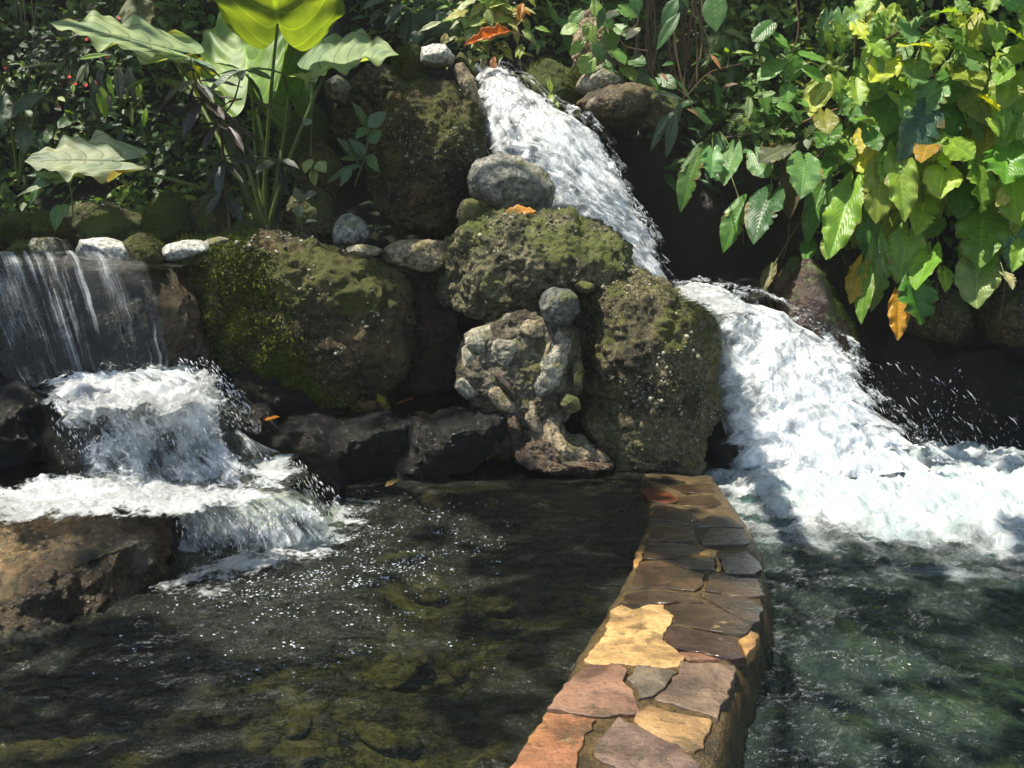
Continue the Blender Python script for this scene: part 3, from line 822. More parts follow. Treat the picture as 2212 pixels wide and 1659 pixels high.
rock('rock_face', [(1120, 170), (1180, 130), (1245, 160), (1290, 250), (1320, 300), (1270, 310), (1220, 270), (1160, 230)], 8.45, 0.3, 'greenmoss', 'mossy bank right of the upper fall', 'rock', up, 99, 5, 0.07, 2.6, 0.015, 0.4, 2.4, 0, 5000, 0.03)
rock('stone', [(1245, 192), (1258, 160), (1305, 140), (1345, 162), (1342, 190), (1285, 208)], 8.2, 0.25, 'pale', 'pale rounded rock above the cave on the right bank', 'rock', up, 100, 5, 0.04)
rock('stone', [(1248, 222), (1280, 196), (1340, 186), (1400, 190), (1432, 222), (1400, 262), (1330, 268), (1270, 252)], 8.1, 0.35, 'ledge', 'long pale overhanging rock with brown stains above the cave', 'rock', up, 101, 5, 0.05)
rock('rock_pillar', [(1238, 60), (1262, 30), (1310, 35), (1330, 80), (1328, 180), (1250, 195), (1236, 120)], 8.6, 0.3, 'tan', 'crusted stone pillar standing behind the pale rocks', 'rock', None, 102, 5, 0.05, 3, 0.025)
rock('stone', [(1380, 215), (1430, 200), (1470, 230), (1450, 275), (1400, 270)], 8.0, 0.25, 'mossy', 'dark end of the overhanging rock in the shade', 'rock', up, 103, 5, 0.05)

# --- wet rocks under and beside the cascades
wt = 'wet black rocks under the cascades'
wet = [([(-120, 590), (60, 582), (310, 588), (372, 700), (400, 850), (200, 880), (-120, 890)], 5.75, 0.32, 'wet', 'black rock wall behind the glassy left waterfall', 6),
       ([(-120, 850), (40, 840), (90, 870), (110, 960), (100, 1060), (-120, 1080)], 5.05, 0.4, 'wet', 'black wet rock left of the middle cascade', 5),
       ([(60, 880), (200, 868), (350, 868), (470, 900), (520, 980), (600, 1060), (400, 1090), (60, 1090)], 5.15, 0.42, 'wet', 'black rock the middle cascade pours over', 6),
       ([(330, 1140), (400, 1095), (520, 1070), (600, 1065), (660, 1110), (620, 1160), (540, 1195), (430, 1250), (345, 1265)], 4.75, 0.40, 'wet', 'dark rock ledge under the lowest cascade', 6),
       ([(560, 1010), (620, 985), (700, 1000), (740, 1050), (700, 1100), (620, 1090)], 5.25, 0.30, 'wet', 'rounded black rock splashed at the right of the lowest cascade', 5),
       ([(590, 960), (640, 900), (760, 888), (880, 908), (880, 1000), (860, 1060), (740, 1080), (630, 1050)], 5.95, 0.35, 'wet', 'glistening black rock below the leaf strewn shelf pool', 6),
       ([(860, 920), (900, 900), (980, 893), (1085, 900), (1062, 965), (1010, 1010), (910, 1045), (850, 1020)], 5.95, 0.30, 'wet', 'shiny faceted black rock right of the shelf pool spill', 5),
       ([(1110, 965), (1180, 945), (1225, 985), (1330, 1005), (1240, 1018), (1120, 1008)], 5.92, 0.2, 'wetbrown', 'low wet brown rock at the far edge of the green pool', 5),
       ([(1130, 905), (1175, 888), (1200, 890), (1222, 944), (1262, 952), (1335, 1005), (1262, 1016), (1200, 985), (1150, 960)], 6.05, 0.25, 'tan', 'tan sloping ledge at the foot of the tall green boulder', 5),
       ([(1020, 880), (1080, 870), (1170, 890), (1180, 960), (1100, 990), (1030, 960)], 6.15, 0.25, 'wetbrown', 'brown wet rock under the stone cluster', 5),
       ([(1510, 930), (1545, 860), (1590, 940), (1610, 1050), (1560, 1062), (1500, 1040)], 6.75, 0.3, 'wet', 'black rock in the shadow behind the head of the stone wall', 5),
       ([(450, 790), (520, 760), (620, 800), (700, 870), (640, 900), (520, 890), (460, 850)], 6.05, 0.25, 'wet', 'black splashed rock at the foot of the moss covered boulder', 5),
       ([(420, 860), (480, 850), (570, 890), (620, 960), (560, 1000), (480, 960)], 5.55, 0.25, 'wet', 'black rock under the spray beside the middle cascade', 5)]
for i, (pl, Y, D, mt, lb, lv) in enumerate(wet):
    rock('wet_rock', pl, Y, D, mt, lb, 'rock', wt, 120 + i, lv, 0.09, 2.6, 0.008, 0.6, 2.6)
rock('wet_rock', [(1050, 190), (1130, 200), (1230, 290), (1320, 400), (1400, 500), (1425, 620), (1360, 620), (1250, 520), (1130, 420), (1060, 330)], 8.15, 0.45, 'wet', 'black rock chute beneath the upper white fall', 'rock', None, 140, 6, 0.07, 2.5)
rock('wet_rock', [(1530, 720), (1700, 735), (1800, 800), (1850, 880), (1950, 1000), (1930, 1060), (1600, 1070), (1560, 900)], 7.2, 0.45, 'wet', 'black rock beneath the lower white fall', 'rock', None, 141, 6, 0.07, 2.5)
rw = 'dark rocks along the right bank'
right = [([(1320, 290), (1420, 280), (1560, 420), (1620, 560), (1560, 640), (1440, 620), (1380, 470)], 8.6, 0.35, 'wet', 'black cave wall right of the upper white fall'),
         ([(2125, 660), (2160, 610), (2230, 620), (2260, 700), (2220, 745), (2150, 730)], 7.4, 0.35, 'mossy', 'rounded dark mossy rock at the far right under the hanging leaves'),
         ([(1940, 640), (1990, 615), (2060, 630), (2090, 700), (2040, 740), (1960, 720)], 7.8, 0.35, 'mossy', 'dull rock in the shade below the yellowing leaves'),
         ([(1830, 760), (1900, 730), (1990, 740), (2040, 820), (1990, 910), (1890, 900)], 7.6, 0.35, 'wet', 'wet black rock right of the lower white fall'),
         ([(2010, 800), (2080, 750), (2180, 760), (2260, 850), (2240, 960), (2100, 980), (2030, 920)], 7.6, 0.35, 'wet', 'wet black rock above the foam at the far right'),
         ([(1900, 930), (1960, 890), (2060, 900), (2110, 960), (2040, 1000), (1940, 1000)], 7.45, 0.3, 'wet', 'low wet black rock at the edge of the foam'),
         ([(1560, 620), (1620, 600), (1680, 640), (1700, 720), (1620, 700)], 8.1, 0.3, 'wet', 'black rock at the back of the upper basin')]
for i, (pl, Y, D, mt, lb) in enumerate(right):
    rock('bank_rock', pl, Y, D, mt, lb, 'rock', rw, 150 + i, 5, 0.09, 2.6, 0.01, 0.5, 2.5)


# ================================================================ STONE WALL BETWEEN THE POOLS
WALL_Z = 0.05


def wz(y):
    """Height of the wall top: its far end runs down to the water."""
    return 0.05 - 0.052 * float(sstep(3.9, 5.5, y))


def Pw(px, py, dz=0.0):
    p = Pz(px, py, WALL_Z + dz)
    for _ in range(3):
        p = Pz(px, py, wz(p.y) + dz)
    return p


def z7(a, b, dz):
    return Pw(1016.5 + a * 0.3872, 1016.5 + b * 0.3872, dz)


Lp = [(760, 2150), (930, 1925), (1095, 1665), (1235, 1445), (1300, 1340), (1362, 1240), (1385, 1170), (1402, 1120), (1395, 1050), (1390, 1025)]
Rp = [(1440, 2150), (1495, 1925), (1545, 1665), (1590, 1460), (1630, 1350), (1652, 1260), (1640, 1190), (1620, 1140), (1575, 1075), (1540, 1030)]
LW = spline([Pw(a, b) for a, b in Lp], 70)
RW = spline([Pw(a, b) for a, b in Rp], 70)
_wy = np.array([0.5 * (a.y + b.y) for a, b in zip(LW, RW)])
_wx = np.array([0.5 * (a.x + b.x) for a, b in zip(LW, RW)])


def wall_x(y):
    return np.interp(y, _wy, _wx)


grout, nt = new_mat('mortar')
tc = nd(nt, 'ShaderNodeTexCoord')
g1 = noise(nt, tc.outputs['Object'], 9, 8, 0.7)
g2 = noise(nt, tc.outputs['Object'], 55, 5, 0.65)
gc = mixc(nt, mapr(nt, g1, 0.3, 0.7), (0.022, 0.015, 0.006), (0.15, 0.095, 0.03))
gc = mixc(nt, mapr(nt, g2, 0.5, 0.7), gc, (0.03, 0.024, 0.010))
gb = nd(nt, 'ShaderNodeBump', {'Strength': 0.9, 'Distance': 0.03, 'Height': g2})
out(nt, nd(nt, 'ShaderNodeBsdfPrincipled', {'Base Color': gc, 'Roughness': 0.30, 'Normal': gb.outputs[0]}).outputs[0])


def flag_mat(name, r0, r1, wet):
    m, nt = new_mat(name)
    tc = nd(nt, 'ShaderNodeTexCoord')
    oi = nd(nt, 'ShaderNodeObjectInfo')
    off = nd(nt, 'ShaderNodeVectorMath', {0: tc.outputs['Object'], 1: nd(nt, 'ShaderNodeCombineXYZ', {0: mth(nt, 'MULTIPLY', oi.outputs['Random'], 40.0), 1: mth(nt, 'MULTIPLY', oi.outputs['Random'], 17.0)}).outputs[0]}, operation='ADD').outputs[0]
    a = noise(nt, off, 5, 8, 0.65, 0.8)
    b_ = noise(nt, off, 45, 6, 0.7)
    lo = mixc(nt, 1.0, oi.outputs['Color'], (0.42, 0.38, 0.36), 'MULTIPLY')
    hi = mixc(nt, 1.0, oi.outputs['Color'], (1.4, 1.28, 1.12), 'MULTIPLY')
    c = mixc(nt, mapr(nt, a, 0.3, 0.7), lo, hi)
    c = mixc(nt, mapr(nt, b_, 0.50, 0.70, 0.0, 0.75), c, mixc(nt, 1.0, oi.outputs['Color'], (0.4, 0.38, 0.35), 'MULTIPLY'))
    c = mixc(nt, mapr(nt, noise(nt, off, 2.1, 5), 0.60, 0.72, 0.0, 0.6), c, (0.36, 0.17, 0.055))
    mp = nd(nt, 'ShaderNodeMapping', {'Vector': off, 'Rotation': (0, 0, 0.35), 'Scale': (1.6, 9.0, 1)})
    rip = noise(nt, mp.outputs[0], 5.5, 4, 0.55, 0.6)
    h = mth(nt, 'ADD', mth(nt, 'MULTIPLY', b_, 0.45), mth(nt, 'ADD', mth(nt, 'MULTIPLY', a, 0.5), mth(nt, 'MULTIPLY', rip, 1.0 if wet else 0.15)))
    bu = nd(nt, 'ShaderNodeBump', {'Strength': 0.45 if wet else 0.7, 'Distance': 0.03, 'Height': h})
    # lichen, algae and rust stains with outlines of their own
    st1 = mapr(nt, noise(nt, nd(nt, 'ShaderNodeVectorMath', {0: off, 1: (3.3, 8.1, 1.7)}, operation='ADD').outputs[0], 6.0, 12, 0.76, 0.5), 0.53, 0.60, 0.0, 0.75)
    c = mixc(nt, st1, c, mixc(nt, 0.5, mixc(nt, 1.0, oi.outputs['Color'], (0.35, 0.33, 0.28), 'MULTIPLY'), (0.05, 0.042, 0.018)))
    st2 = mapr(nt, noise(nt, nd(nt, 'ShaderNodeVectorMath', {0: off, 1: (13.3, 2.1, 4.7)}, operation='ADD').outputs[0], 11.0, 10, 0.75, 0.3), 0.60, 0.66, 0.0, 0.6)
    c = mixc(nt, st2, c, (0.30, 0.21, 0.10))
    rg = mapr(nt, a, 0.3, 0.7, r0, r1)
    bs = nd(nt, 'ShaderNodeBsdfPrincipled', {'Base Color': c, 'Roughness': rg, 'Normal': bu.outputs[0], 'Specular IOR Level': 0.5, 'Coat Weight': 0.7 if wet else 0.3, 'Coat Roughness': 0.05 if wet else 0.15, 'Coat Normal': bu.outputs[0]})
    out(nt, bs.outputs[0])
    return m


M['flag'] = flag_mat('damp_flagstone', 0.28, 0.55, False)
M['flagwet'] = flag_mat('wet_flagstone', 0.05, 0.16, True)

wall = thing('stone_wall', 'low curved wall paved with brown and orange flagstones between the two pools', 'wall', LW[20])
prof = [(-0.10, -0.75), (-0.06, -0.35), (-0.03, -0.06), (0.0, -0.012), (0.03, 0.0), (0.10, 0.004), (0.3, 0.002), (0.5, 0.004), (0.7, 0.002), (0.9, 0.003), (0.97, -0.006), (1.01, -0.04), (1.05, -0.12), (1.10, -0.25), (1.17, -0.6), (1.2, -0.9)]
wv = []
ns = 160
LWd, RWd = spline(LW, ns), spline(RW, ns)
for a, b in zip(LWd, RWd):
    for s, dz in prof:
        p = a.lerp(b, s)
        wv.append((p.x, p.y, wz(p.y) + dz))
wv = np.array(wv)
nn = vnormals(wv, grid_faces(ns, len(prof)))
wv = wv + nn * (0.014 * fbm(wv * 6, 4) + 0.006 * fbm(wv * 25, 3))[:, None] * -1
wb = link('mortar_core', mesh_np('mortar_core', wv - np.array(wall.location), grid_faces(ns, len(prof)), mat=grout), wall)

flags = [
    ((0.27, 0.125, 0.062), 0, [(150, 1780), (210, 1659), (300, 1540), (425, 1345), (560, 1355), (690, 1385), (640, 1500), (600, 1570), (595, 1700), (590, 1800)]),
    ((0.165, 0.115, 0.095), 0, [(680, 1530), (830, 1370), (1000, 1470), (1150, 1530), (1230, 1590), (1300, 1640), (1240, 1720), (900, 1700), (690, 1590)]),
    ((0.29, 0.19, 0.09), 0, [(905, 1390), (990, 1310), (1120, 1345), (1330, 1380), (1340, 1420), (1300, 1540), (1240, 1570), (1130, 1510), (1000, 1450)]),
    ((0.20, 0.118, 0.082), 0, [(435, 1325), (520, 1190), (640, 1085), (750, 1080), (850, 1085), (860, 1130), (850, 1170), (910, 1250), (950, 1345), (830, 1355), (680, 1365)]),
    ((0.14, 0.12, 0.095), 0, [(875, 1155), (930, 1085), (1040, 1100), (1140, 1115), (1100, 1180), (1010, 1250), (940, 1270), (920, 1200)]),
    ((0.16, 0.115, 0.085), 0, [(1030, 1270), (1100, 1200), (1160, 1130), (1170, 1065), (1330, 1070), (1485, 1090), (1470, 1160), (1420, 1280), (1380, 1375), (1250, 1335), (1130, 1290)]),
    ((0.42, 0.285, 0.125), 0, [(630, 1050), (700, 970), (770, 880), (780, 780), (840, 750), (900, 775), (1000, 745), (1060, 750), (1100, 790), (1135, 810), (1110, 860), (1080, 890), (1075, 945), (1110, 970), (1150, 1000), (1190, 1040), (1160, 1090), (1080, 1098), (930, 1078), (850, 1072), (690, 1082)]),
    ((0.062, 0.037, 0.028), 1, [(1085, 950), (1100, 880), (1150, 862), (1300, 892), (1450, 922), (1490, 950), (1540, 1035), (1420, 1040), (1280, 1008), (1130, 983)]),
    ((0.17, 0.085, 0.05), 0, [(1165, 1012), (1280, 1018), (1395, 1050), (1225, 1055)]),
    ((0.062, 0.043, 0.026), 1, [(1095, 745), (1200, 733), (1320, 738), (1400, 773), (1500, 818), (1575, 862), (1555, 900), (1500, 915), (1300, 878), (1130, 848), (1140, 810)]),
    ((0.052, 0.037, 0.024), 1, [(825, 740), (890, 682), (1000, 668), (1150, 673), (1250, 688), (1300, 728), (1180, 728), (1080, 738), (1000, 740), (920, 768), (880, 768)]),
    ((0.057, 0.040, 0.026), 1, [(1275, 682), (1400, 692), (1560, 712), (1640, 760), (1610, 830), (1570, 856), (1480, 806), (1390, 757)]),
    ((0.062, 0.041, 0.025), 1, [(895, 630), (920, 560), (950, 507), (1080, 503), (1200, 548), (1305, 577), (1298, 640), (1250, 665), (1100, 652), (900, 648)]),
    ((0.057, 0.039, 0.022), 1, [(1305, 663), (1333, 582), (1372, 573), (1480, 592), (1600, 602), (1640, 690), (1560, 703)]),
    ((0.060, 0.040, 0.024), 1, [(960, 488), (980, 412), (1000, 398), (1160, 400), (1240, 413), (1308, 446), (1255, 458), (1100, 483)]),
    ((0.062, 0.044, 0.029), 1, [(1090, 502), (1230, 478), (1362, 478), (1368, 548), (1212, 542)]),
    ((0.057, 0.039, 0.027), 1, [(1392, 482), (1540, 448), (1600, 492), (1628, 540), (1588, 578), (1422, 572), (1402, 530)]),
    ((0.057, 0.038, 0.022), 1, [(987, 388), (1012, 312), (1062, 283), (1198, 302), (1238, 332), (1258, 388), (1150, 393)]),
    ((0.062, 0.042, 0.024), 1, [(1278, 380), (1332, 322), (1430, 318), (1528, 322), (1558, 398), (1528, 408), (1302, 408)]),
    ((0.057, 0.038, 0.024), 1, [(1253, 298), (1332, 243), (1438, 252), (1498, 290), (1528, 313), (1400, 308)]),
    ((0.052, 0.034, 0.020), 1, [(1012, 268), (1022, 212), (1130, 198), (1256, 240), (1230, 296), (1100, 273)]),
    ((0.135, 0.044, 0.022), 1, [(940, 95), (1050, 95), (1110, 120), (1160, 165), (1100, 180), (1010, 165)]),
    ((0.062, 0.041, 0.022), 1, [(1155, 143), (1348, 133), (1398, 180), (1330, 203), (1182, 190)]),
    ((0.060, 0.039, 0.022), 1, [(1102, 80), (1338, 72), (1366, 118), (1200, 122)]),
    ((0.45, 0.27, 0.09), 0, [(1270, 462), (1322, 432), (1378, 446), (1370, 470), (1310, 470)]),
    ((0.45, 0.27, 0.09), 0, [(1372, 480), (1392, 520), (1400, 556), (1376, 556)]),
    ((0.42, 0.25, 0.09), 0, [(920, 470), (945, 415), (975, 418), (955, 490), (925, 545), (908, 530)]),
    ((0.45, 0.27, 0.10), 0, [(1495, 945), (1560, 895), (1600, 905), (1585, 980), (1550, 1030)]),
]
rs = np.random.RandomState(4)
zt = WALL_Z + 0.016
for ci, (colr, wetf, pl) in enumerate(flags):
    pts = np.array([tuple(z7(a, b, 0.016))[:2] for a, b in pl])
    c = pts.mean(0)
    zt = wz(c[1]) + 0.016
    slope = (wz(c[1] + 0.1) - wz(c[1] - 0.1)) / 0.2
    n = len(pts)
    ring = []
    for i in range(n):
        p1, p2 = pts[i], pts[(i + 1) % n]
        L = np.linalg.norm(p2 - p1)
        k = max(2, min(10, int(L / 0.03)))
        nrm2 = np.array([p2[1] - p1[1], -(p2[0] - p1[0])]) / (L + 1e-9)
        for t in np.linspace(0, 1, k, endpoint=False):
            ring.append(p1 + (p2 - p1) * t + nrm2 * (rs.normal() * 0.0040 - (0.012 * rs.rand() if rs.rand() < 0.12 else 0.0)))
    ring = np.array(ring)
    m = len(ring)
    tilt = rs.normal(size=2) * 0.008 + np.array([0, slope])
    fin = 0.5 * (wetf and -0.004)

    def lay(s, z, w_=0.0):
        q = c + (ring - c) * s
        L_ = np.linalg.norm(ring - c, axis=1)[:, None]
        q = c + (ring - c) * (s - w_ / L_)
        zz = z + fin + (q - c) @ tilt
        return np.concatenate([q, zz[:, None]], 1)
    ar = np.sum(ring[:, 0] * np.roll(ring[:, 1], -1) - np.roll(ring[:, 0], -1) * ring[:, 1])
    if ar < 0:
        ring = ring[::-1]
    layers = [lay(1.0, zt - 0.05), lay(1.0, zt - 0.003), lay(1.0, zt, 0.003), lay(0.72, zt + 0.001), lay(0.4, zt + 0.002)]
    v = np.concatenate(layers + [np.array([[c[0], c[1], zt + 0.002 + fin]])])
    v[3 * m:, 2] += 0.003 * fbm(np.concatenate([v[3 * m:, :2] * 7, np.full((len(v) - 3 * m, 1), ci * 1.7)], 1), 3)
    fq = grid_faces(5, m, True)
    tri = []
    for i in range(m):
        tri.append((4 * m + i, 5 * m, 4 * m + (i + 1) % m))
    f3 = np.concatenate([fq[:, [0, 1, 2]], fq[:, [0, 2, 3]], np.array(tri)])[:, ::-1]
    f3 = f3[:, ::-1]
    org = np.array([c[0], c[1], zt])
    me = mesh_np('flagstone', v - org, f3, mat=M['flagwet' if wetf else 'flag'])
    me.set_sharp_from_angle(angle=R_(35))
    link('flagstone', me, wall, Vector(org) - wall.location, colr)

# ================================================================ WATER
def set_cover(me, cov):
    a = me.attributes.new('cover', 'FLOAT', 'POINT')
    a.data.foreach_set('value', np.ascontiguousarray(cov, dtype=np.float32))


def sheet(name, v, nu, nv, mat, uv=None, cover=None):
    f = grid_faces(nu, nv)
    me = mesh_np(name, v, f, uv=uv, mat=mat)
    n = np.zeros(len(me.polygons) * 3, np.float32)
    me.polygons.foreach_get('normal', n)
    if n.reshape(-1, 3)[:, 2].mean() < 0:
        me.flip_normals()
    if cover is not None:
        set_cover(me, cover)
    return me


def waves(x, y, foci, amp=1.0):
    """Ripples running out from where the falls land, plus a cross chop."""
    p = np.stack([x * 2.0, y * 3.2, 0 * x], 1)
    h = 0.008 * fbm(p, 4) + 0.0035 * fbm(p * 3.3 + 4, 3)
    for fx, fy, a, wl, dec in foci:
        d = np.hypot(x - fx, y - fy)
        ph = d + 0.10 * fbm(np.stack([x * 1.5 + fx, y * 1.5, 0 * x], 1), 3)
        h = h + a * np.exp(-d / dec) * np.sin(2 * np.pi * ph / wl)
    for fx, fy, a, wl, dec in foci:
        d = np.hypot(x - fx, y - fy)
        h = h + a * 1.6 * np.exp(-d / (dec * 0.9)) * fbm(np.stack([x * 9, y * 12, 0 * x + fx], 1), 3)
    return h * amp


# left pool
nu, nv = 330, 340
uu = np.linspace(0, 1, nu)
yy = np.concatenate([np.linspace(0.6, 6.6, nv)])
U, Yg = np.meshgrid(uu, yy, indexing='ij')
xw = wall_x(Yg.ravel()) + 0.02
x = -5.2 + U.ravel() * (xw + 5.2)
y = Yg.ravel()
left_foci = [(-1.35, 4.7, 0.018, 0.26, 1.1), (-1.0, 5.1, 0.012, 0.19, 0.9), (-1.75, 4.2, 0.015, 0.22, 0.9)]
h = waves(x, y, left_foci) + 0.03 * np.exp(-(((x + 1.35) / 0.6) ** 2 + ((y - 4.6) / 0.45) ** 2)) * fbm(np.stack([x * 9, y * 9, 0 * x], 1), 3)
o = link('pool_water', sheet('pool_water', np.stack([x, y, h], 1), nu, nv, M['pool']))
tag(o, 'clear dark green water of the left pool', None, None, 'structure')

# right pool, a hand lower
nu, nv = 300, 330
uu = np.linspace(0, 1, nu) ** 1.25
yy = np.linspace(0.6, 8.6, nv)
U, Yg = np.meshgrid(uu, yy, indexing='ij')
xw = wall_x(np.minimum(Yg.ravel(), 6.2)) - 0.02
x = xw + U.ravel() * (6.5 - xw)
y = Yg.ravel()
RZ = -0.15
right_foci = [(2.35, 6.3, 0.03, 0.42, 2.0), (3.3, 6.6, 0.02, 0.3, 1.8), (1.9, 6.1, 0.02, 0.24, 1.6)]
h = waves(x, y, right_foci, 1.5)
o = link('plunge_pool_water', sheet('plunge_pool_water', np.stack([x, y, RZ + h], 1), nu, nv, M['rpool']))
tag(o, 'churned blue green water of the right pool', None, None, 'structure')


def flat_water(name, x0, x1, y0, y1, z, mat, label, n=90, amp=1.0, lip=0.0):
    X, Y = np.meshgrid(np.linspace(x0, x1, n), np.linspace(y0, y1, n), indexing='ij')
    x, y = X.ravel(), Y.ravel()
    h = z + amp * (0.010 * fbm(np.stack([x * 3, y * 4, 0 * x + z], 1), 4))
    if lip:
        h = h - lip * np.clip((y0 + 0.12 - y) / 0.12, 0, 1) ** 2
    o = link(name, sheet(name, np.stack([x, y, h], 1), n, n, mat))
    tag(o, label, None, None, 'structure')


flat_water('weir_water', -4.6, -2.05, 5.28, 8.2, 1.485, M['slick'], 'still dark water behind the left waterfall', lip=0.03)
flat_water('shelf_water', -1.85, -0.05, 5.92, 7.0, 0.43, M['slick'], 'shallow dark shelf pool carrying fallen leaves', lip=0.02)
flat_water('basin_water', 1.25, 3.0, 7.0, 8.5, 1.24, M['slick'], 'dark upper basin between the two white falls', amp=2.0)
flat_water('terrace_water', -3.6, -1.15, 4.25, 5.2, 0.345, M['slick'], 'shallow bright water running over the terrace', amp=1.5)


def fall(name, L, Rr, Ys, mat, label, cat='waterfall', nu=220, nv=120, bulge=0.25, amp=0.05, lump=6.0, edge=0.7, seed=0, streak=3.0, thick=0.12, closed=True, cov_top=1.0, cov_bot=1.0, group=None, rg_=1.2, parent=None):
    """A body of falling water lofted between its left and right margins, with a front and a back."""
    ls = spline([P(a, b, Y) for (a, b), Y in zip(L, Ys)], nu)
    rs_ = spline([P(a, b, Y) for (a, b), Y in zip(Rr, Ys)], nu)
    l = np.array([tuple(p) for p in ls])
    r = np.array([tuple(p) for p in rs_])
    s = np.linspace(0, 1, nu)[:, None]
    t = np.linspace(0, 1, nv)[None, :]
    wd = np.linalg.norm(r - l, axis=1)[:, None]
    pos = l[:, None] * (1 - t[..., None]) + r[:, None] * t[..., None]
    arch = np.sqrt(np.clip(1 - (2 * t - 1) ** 2, 0, 1))
    nrm = np.array([0, -0.86, 0.5])
    flow = np.linalg.norm(np.diff(l * 0.5 + r * 0.5, axis=0, prepend=(l[:1] + r[:1]) * 0.5), axis=1).cumsum()[:, None]
    sp = np.stack([np.broadcast_to(t * wd * lump, (nu, nv)).ravel(), np.broadcast_to(flow * lump / streak, (nu, nv)).ravel(), np.full(nu * nv, seed * 3.3)], 1)
    q = pos.reshape(-1, 3)
    d = (1.0 * fbm(sp, 3) + 0.35 * fbm(q * lump * 0.9 + seed, 3) + 0.30 * fbm(sp * [4.0, 3.0, 1.0] + 3, 3)).reshape(nu, nv)
    front = pos + nrm * (arch * wd * bulge + thick * 0.5 * arch + d * amp * (0.35 + 0.65 * arch))[..., None]
    # ragged margins
    rag = fbm(np.stack([flow.ravel() * 7, np.zeros(nu) + seed, np.zeros(nu)], 1), 4)
    rag2 = fbm(np.stack([flow.ravel() * 7, np.zeros(nu) + seed + 9, np.zeros(nu)], 1), 4)
    front[..., 0] += (rag[:, None] * (1 - t) ** 3 + rag2[:, None] * t ** 3) * amp * rg_
    front[..., 2] += (rag[:, None] * (1 - t) ** 3 - rag2[:, None] * t ** 3) * amp * rg_ * 0.5
    uv = np.stack([np.broadcast_to(flow / max(float(flow[-1, 0]), 1e-6), (nu, nv)), np.broadcast_to(t, (nu, nv))], -1).reshape(-1, 2)
    cov = (0.5 + edge * (np.minimum(arch * 1.6, 1.0) - 1.0)) * np.ones((nu, nv)) + (s * (cov_bot - 1) + (1 - s) * (cov_top - 1)) * 0.5
    f = grid_faces(nu, nv)
    v = front.reshape(-1, 3)
    if closed:
        back = pos - nrm * (thick * 0.5 * arch)[..., None]
        v = np.concatenate([v, back.reshape(-1, 3)])
        f = np.concatenate([f, f[:, ::-1] + nu * nv])
        uv = np.concatenate([uv, uv])
        cov = np.concatenate([cov.ravel(), cov.ravel()])
    c = v.mean(0)
    me = mesh_np(name, v - c, f, uv=uv, mat=M[mat])
    n = np.zeros(len(me.polygons) * 3, np.float32)
    me.polygons.foreach_get('normal', n)
    if n.reshape(-1, 3)[:(nu - 1) * (nv - 1), 1].mean() > 0:
        me.flip_normals()
    set_cover(me, np.ravel(cov))
    o = link(name, me, parent, Vector(c) - (parent.location if parent else Vector((0, 0, 0))))
    if parent is None:
        tag(o, label, cat, group)
    return o


UL = [(1022, 160), (1036, 240), (1052, 330), (1120, 400), (1190, 460), (1290, 520), (1372, 600), (1425, 660)]
UR = [(1105, 172), (1215, 255), (1290, 300), (1340, 390), (1368, 450), (1402, 500), (1416, 560), (1450, 640)]
UY = [8.6, 8.1, 7.85, 7.65, 7.5, 7.4, 7.3, 7.25]
uf = fall('waterfall', UL, UR, UY, 'fall', 'upper white waterfall rushing down past the oval grey boulder', nu=320, nv=150, bulge=0.22, amp=0.05, seed=1, edge=0.75, rg_=2.0)
fall('spray', [(a - 4, b - 6) for a, b in UL], [(a + 16, b - 12) for a, b in UR], [y - 0.10 for y in UY], 'spray', '', nu=260, nv=150, bulge=0.26, amp=0.09, lump=9, seed=11, edge=0.25, rg_=1.6, closed=False, parent=uf)
LL = [(1455, 616), (1520, 672), (1540, 760), (1546, 850), (1570, 950), (1596, 1075)]
LR = [(1535, 636), (1700, 692), (1812, 768), (1866, 856), (1922, 926), (2010, 1030)]
LY = [7.35, 7.0, 6.85, 6.7, 6.55, 6.35]
lf = fall('waterfall', LL, LR, LY, 'fall', 'lower white waterfall bursting past the tall green boulder into foam', nu=320, nv=240, bulge=0.17, amp=0.08, lump=4.5, seed=2, edge=0.55, cov_bot=1.25, streak=2.0, rg_=2.2)
fall('spray', [(a - 3, b - 4) for a, b in LL], [(a + 26 + 5 * k, b - 16) for k, (a, b) in enumerate(LR)], [y - 0.12 for y in LY], 'spray', '', nu=300, nv=240, bulge=0.22, amp=0.12, lump=7, seed=12, edge=0.2, streak=2.2, rg_=1.6, closed=False, parent=lf)
fall('waterfall', [(-90, 556), (-80, 585), (-40, 700), (20, 845)], [(300, 552), (322, 582), (352, 700), (372, 825)], [5.45, 5.33, 5.22, 5.15], 'veil',
     'thin glassy left waterfall dropping from the weir lip in streaks', nu=180, nv=260, bulge=0.05, amp=0.016, lump=11, streak=14, seed=3, thick=0.02, edge=0.1, closed=False, cov_top=1.0, cov_bot=0.9)
c2f = fall('cascade', [(95, 836), (120, 880), (160, 970), (185, 1065)], [(450, 812), (490, 880), (530, 980), (665, 1085)], [5.15, 4.88, 4.74, 4.60], 'fall2',
     'broken middle cascade tumbling over black rock below the left waterfall', 'waterfall', nu=220, nv=220, bulge=0.15, amp=0.075, lump=6, streak=2.5, seed=4, edge=0.6, thick=0.04, cov_top=1.5, cov_bot=1.3, rg_=1.6)
fall('spray', [(90, 826), (116, 870), (170, 960), (200, 1060)], [(430, 805), (500, 872), (550, 980), (690, 1085)], [5.05, 4.78, 4.62, 4.48], 'spray2', '', nu=200, nv=200, bulge=0.18, amp=0.09, lump=7, streak=2.5, seed=14, edge=0.3, closed=False, rg_=1.5, cov_bot=1.2, parent=c2f)
